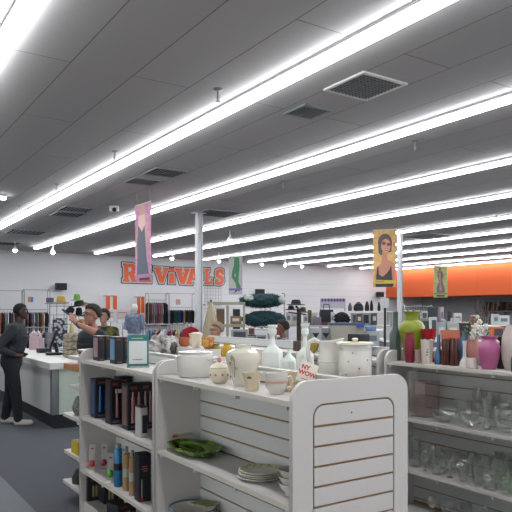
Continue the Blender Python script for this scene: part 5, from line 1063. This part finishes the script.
mbox('folded_jeans', 'royal blue folded cloth on the right of beige cabinet', 'cloth', 360, 324.2, 327.5, 6.5, DB-.2, '2a55a0', .12); 
mbox('printer', 'white printer box on the display table right of beige cabinet', 'box', 371, 331, 346, 13, DB+.1, 'a3a6a8', .3, 'label')
mbox('blue_basket', 'light blue basket on the white printer box', 'basket', 370.5, 326.5, 330.8, 9, DB+.1, '5b7fb0', .2)
t = thing('signal_stand', 'thin black stand rising left of the olive urn', 'stand', (*at_d(385, 8.9)[:2], 0), -TH); MB().cyl((0, 0, .02), (0, 0, zat(305, 8.9)), .016).build('pole', BLACK, t); MB().lathe([(.12, 0), (.12, .02), (.03, .04)]).build('base', BLACK, t); MB().box((0, -.01, zat(303, 8.9)), (.1, .02, .14)).build('sign_card', cm('b5b8bb', .6), t)
# ---------------------------------------------------------------- right background: table of goods, racks, alcove
DR = 9.6
bench('long display table crowded with goods behind the right gondola', 384, 520, DR, zat(340, DR), .8, shelves=(.5,))
RG = [(389, 328, 10, 'a5a6a6', 'lid', 'white low box at the left end of the crowded table', 'storage_box', 'box', 0), (402, 330, 8, 'a1a3a4', 'label', 'white carton behind the grey bottle', 'carton', 'box', 0), (426, 318, 11, '77736a', 'frame', 'beige framed mirror right of the olive urn', 'picture_frame', 'picture', .3),
      (433, 317, 6, 'b0b2b3', 'frame', 'small white photo frame above the red vase', 'picture_frame', 'picture', 0), (440.5, 322, 9, '8d9196', 'label', 'grey box right of the small white photo frame', 'carton', 'box', .1), (452, 323, 12, '97978a', 'label', 'pale green box above the amber vase', 'carton', 'box', .1), (464, 323, 11, '2a2320', 'lid', 'dark brown basket right of the pale green box', 'wicker_basket', 'basket', .1),
      (455, 318, 7, 'a7a9aa', 'label', 'pale box behind the pale green box', 'carton', 'box', .45), (497, 327, 12, 'c4622c', 'frame', 'orange framed picture right of the white flowers', 'picture_frame', 'picture', -.1), (507, 326, 10, '33403a', 'frame', 'dark framed chalkboard at the right edge', 'picture_frame', 'picture', 0), (483, 330, 11, '9b9896', 'label', 'pale box behind the white flowers', 'carton', 'box', .2)]
for px, yt, w, c, det, lb, nm, cat, dd in RG: mbox(nm, lb, cat, px, yt, 339.8, w, DR+dd, c, .12, det)
def shoe(px, yb, d, col, lb):
    x, y, d = at_d(px, d); t = thing('shoe', lb, 'shoe', (x, y, zat(yb, d)), -TH+.2)
    MB().ball((0, 0, .04), (.13, .045, .04), 10).ball((-.07, 0, .07), (.055, .04, .05), 10).build('upper', cm(col, .6), t); MB().box((0, 0, .008), (.26, .08, .016), bev=.006).build('sole', cm('c5c5c2', .6), t)
DG = 12.0
bench('tall table with shoes and signs in the right background', 414, 520, DG, zat(325.5, DG), .6, shelves=(.8,))
shoe(446.5, 325.3, DG-.05, '8e9296', 'grey trainer on the tall table, leftmost shoe'); shoe(453, 325.3, DG+.12, '6a6d70', 'dark grey shoe behind the grey trainer')
for px, yt, w, c, det, lb, nm, cat in ((457, 313, 8, 'b7b1b0', 'label', 'white peaked sign card left of the orange cloths', 'sign_card', 'sign'), (503, 315.5, 11, 'b9bbbc', 'label', 'white gabled sign card at right background', 'sign_card', 'sign'), (495, 314, 6, 'adb0b0', 'label', 'pale card left of the gabled sign', 'sign_card', 'sign'), (441, 307, 4, 'a58f93', 'label', 'tall pinkish card standing above the small photo frame', 'sign_card', 'sign'), (432, 307, 9, '2d3338', None, 'dark monitor back behind the small photo frame', 'dark_cabinet', 'cabinet'), (449.5, 311, 3, '30343a', None, 'narrow dark box on the tall table', 'dark_cabinet', 'cabinet'), (474, 316, 6, '7a4a3a', 'lid', 'brown lidded basket left of the flowers', 'wicker_basket', 'basket'), (417, 310, 5, '8f9496', 'frame', 'grey framed print above the olive urn', 'picture_frame', 'picture'), (424, 311, 6, 'a9abac', 'frame', 'white framed print right above the olive urn', 'picture_frame', 'picture')):
    mbox(nm, lb, cat, px, yt, 325.3, w, DG+.02, c, .1, det)
for k, (px, yb) in enumerate(((462, 321.5), (468, 322))):
    x, y, d = at_d(px, DG-.2); g = MB(); r = bmesh.ops.create_icosphere(g.bm, subdivisions=3, radius=1)
    for v in r['verts']: v.co = Vector((v.co.x*.07, v.co.y*.07, .035+.035*v.co.z*(1+.3*math.sin(v.co.x*7))))
    tag(g.build('folded_cloth', cm('c0642c', .9), loc=(x, y, zat(325.3, DG)+.002), rz=-TH), ['crumpled orange cloth right of the peaked card', 'crumpled orange cloth left of the brown lidded basket'][k], 'cloth')
# garments rack far right
a = at_d(404, 19)[:2]; b_ = at_d(430, 19)[:2]
rack('r', 'clothes rack in front of the grey alcove', 'in front of the grey alcove', a, b_, zat(306.5, 19), 10, ['b5b0a8', '6a7f8f', 'c0bcc0', '1d1f26', '8c8a88', 'b5b0a8', '2b3440', '6a6f7a', '1d1f26', '8c8a88'], .6, seed=9)
# wall shelf with baskets in the alcove
ya = on_x(514, 27.6)[1]; yb = on_x(481, 27.6)[1]
t = thing('wall_shelf', 'long grey shelf on the alcove wall at the right', 'shelf', (27.5, ya, 0)); zs = 1.66
MB().b2((0, 0, zs-.04), (.49, yb-ya, zs)).build('shelf_board', GREYM, t)
for k in range(4): MB().b2((.2, .1+k*(yb-ya-.2)/3, zs-.3), (.49, .14+k*(yb-ya-.2)/3, zs-.045)).build('bracket', GREYM, t)
n = 7
for k in range(n):
    yy = ya+(yb-ya)*(k+.5)/n; t = thing('wicker_basket', 'dark brown basket on the alcove wall shelf, %s from the right edge' % ORD(k), 'basket', (27.72, yy, zs+.002), 0, 'baskets on alcove shelf')
    MB().vessel([(.08, 0), (.1, .02), (.13, .2+.1*(k % 3)), (.135, .24+.1*(k % 3))], t=.012, rib=.04, nrib=12, n=48).build('basket_body', cm(['4a3a32', '5c463a', '3c302c'][k % 3], .9, noise=.3, scale=30), t); MB().tube([(0, -.11, .2), (0, -.08, .42), (0, .08, .42), (0, .11, .2)], .012, 6).build('basket_handle', cm('4a3a32', .9), t)
x, y, d = at_d(484, 20)
t = thing('driftwood_branches', 'upright brown branches behind the white flowers', 'branches', (x, y, 0), -TH); g = MB(); rr = random.Random(2)
for k in range(8): q = -.2+.07*k; g.tube([(q*.3, 0, .3), (q, 0, 1.2), (q*1.5+rr.uniform(-.1, .1), 0, zat(302, 20)+rr.uniform(-.2, .1))], .018, 5)
g.build('branch_stems', cm('4c3d33', .9), t); MB().vessel([(.18, 0), (.22, .05), (.2, .45), (.15, .5)], t=.02).build('pot', cm('6b5c50', .8), t)
# low white counters seen beyond, right of centre
bench('low white merchandise counter far behind the shoppers', 345, 395, 18.5, 1.1, .8, shelves=(.5,))
# ---------------------------------------------------------------- world and render look
w = bpy.data.worlds.new('world'); S.world = w; w.use_nodes = True; w.node_tree.nodes['Background'].inputs[0].default_value = (.56, .54, .53, 1); w.node_tree.nodes['Background'].inputs[1].default_value = 1.9
S.view_settings.view_transform = 'Standard'; S.view_settings.look = 'None'; S.view_settings.gamma = 1; S.view_settings.use_curve_mapping = False
S.view_settings.exposure = 1.38
S.cycles.max_bounces = 8; S.cycles.transparent_max_bounces = 32; S.cycles.use_denoising = True; S.cycles.caustics_reflective = False; S.cycles.caustics_refractive = False
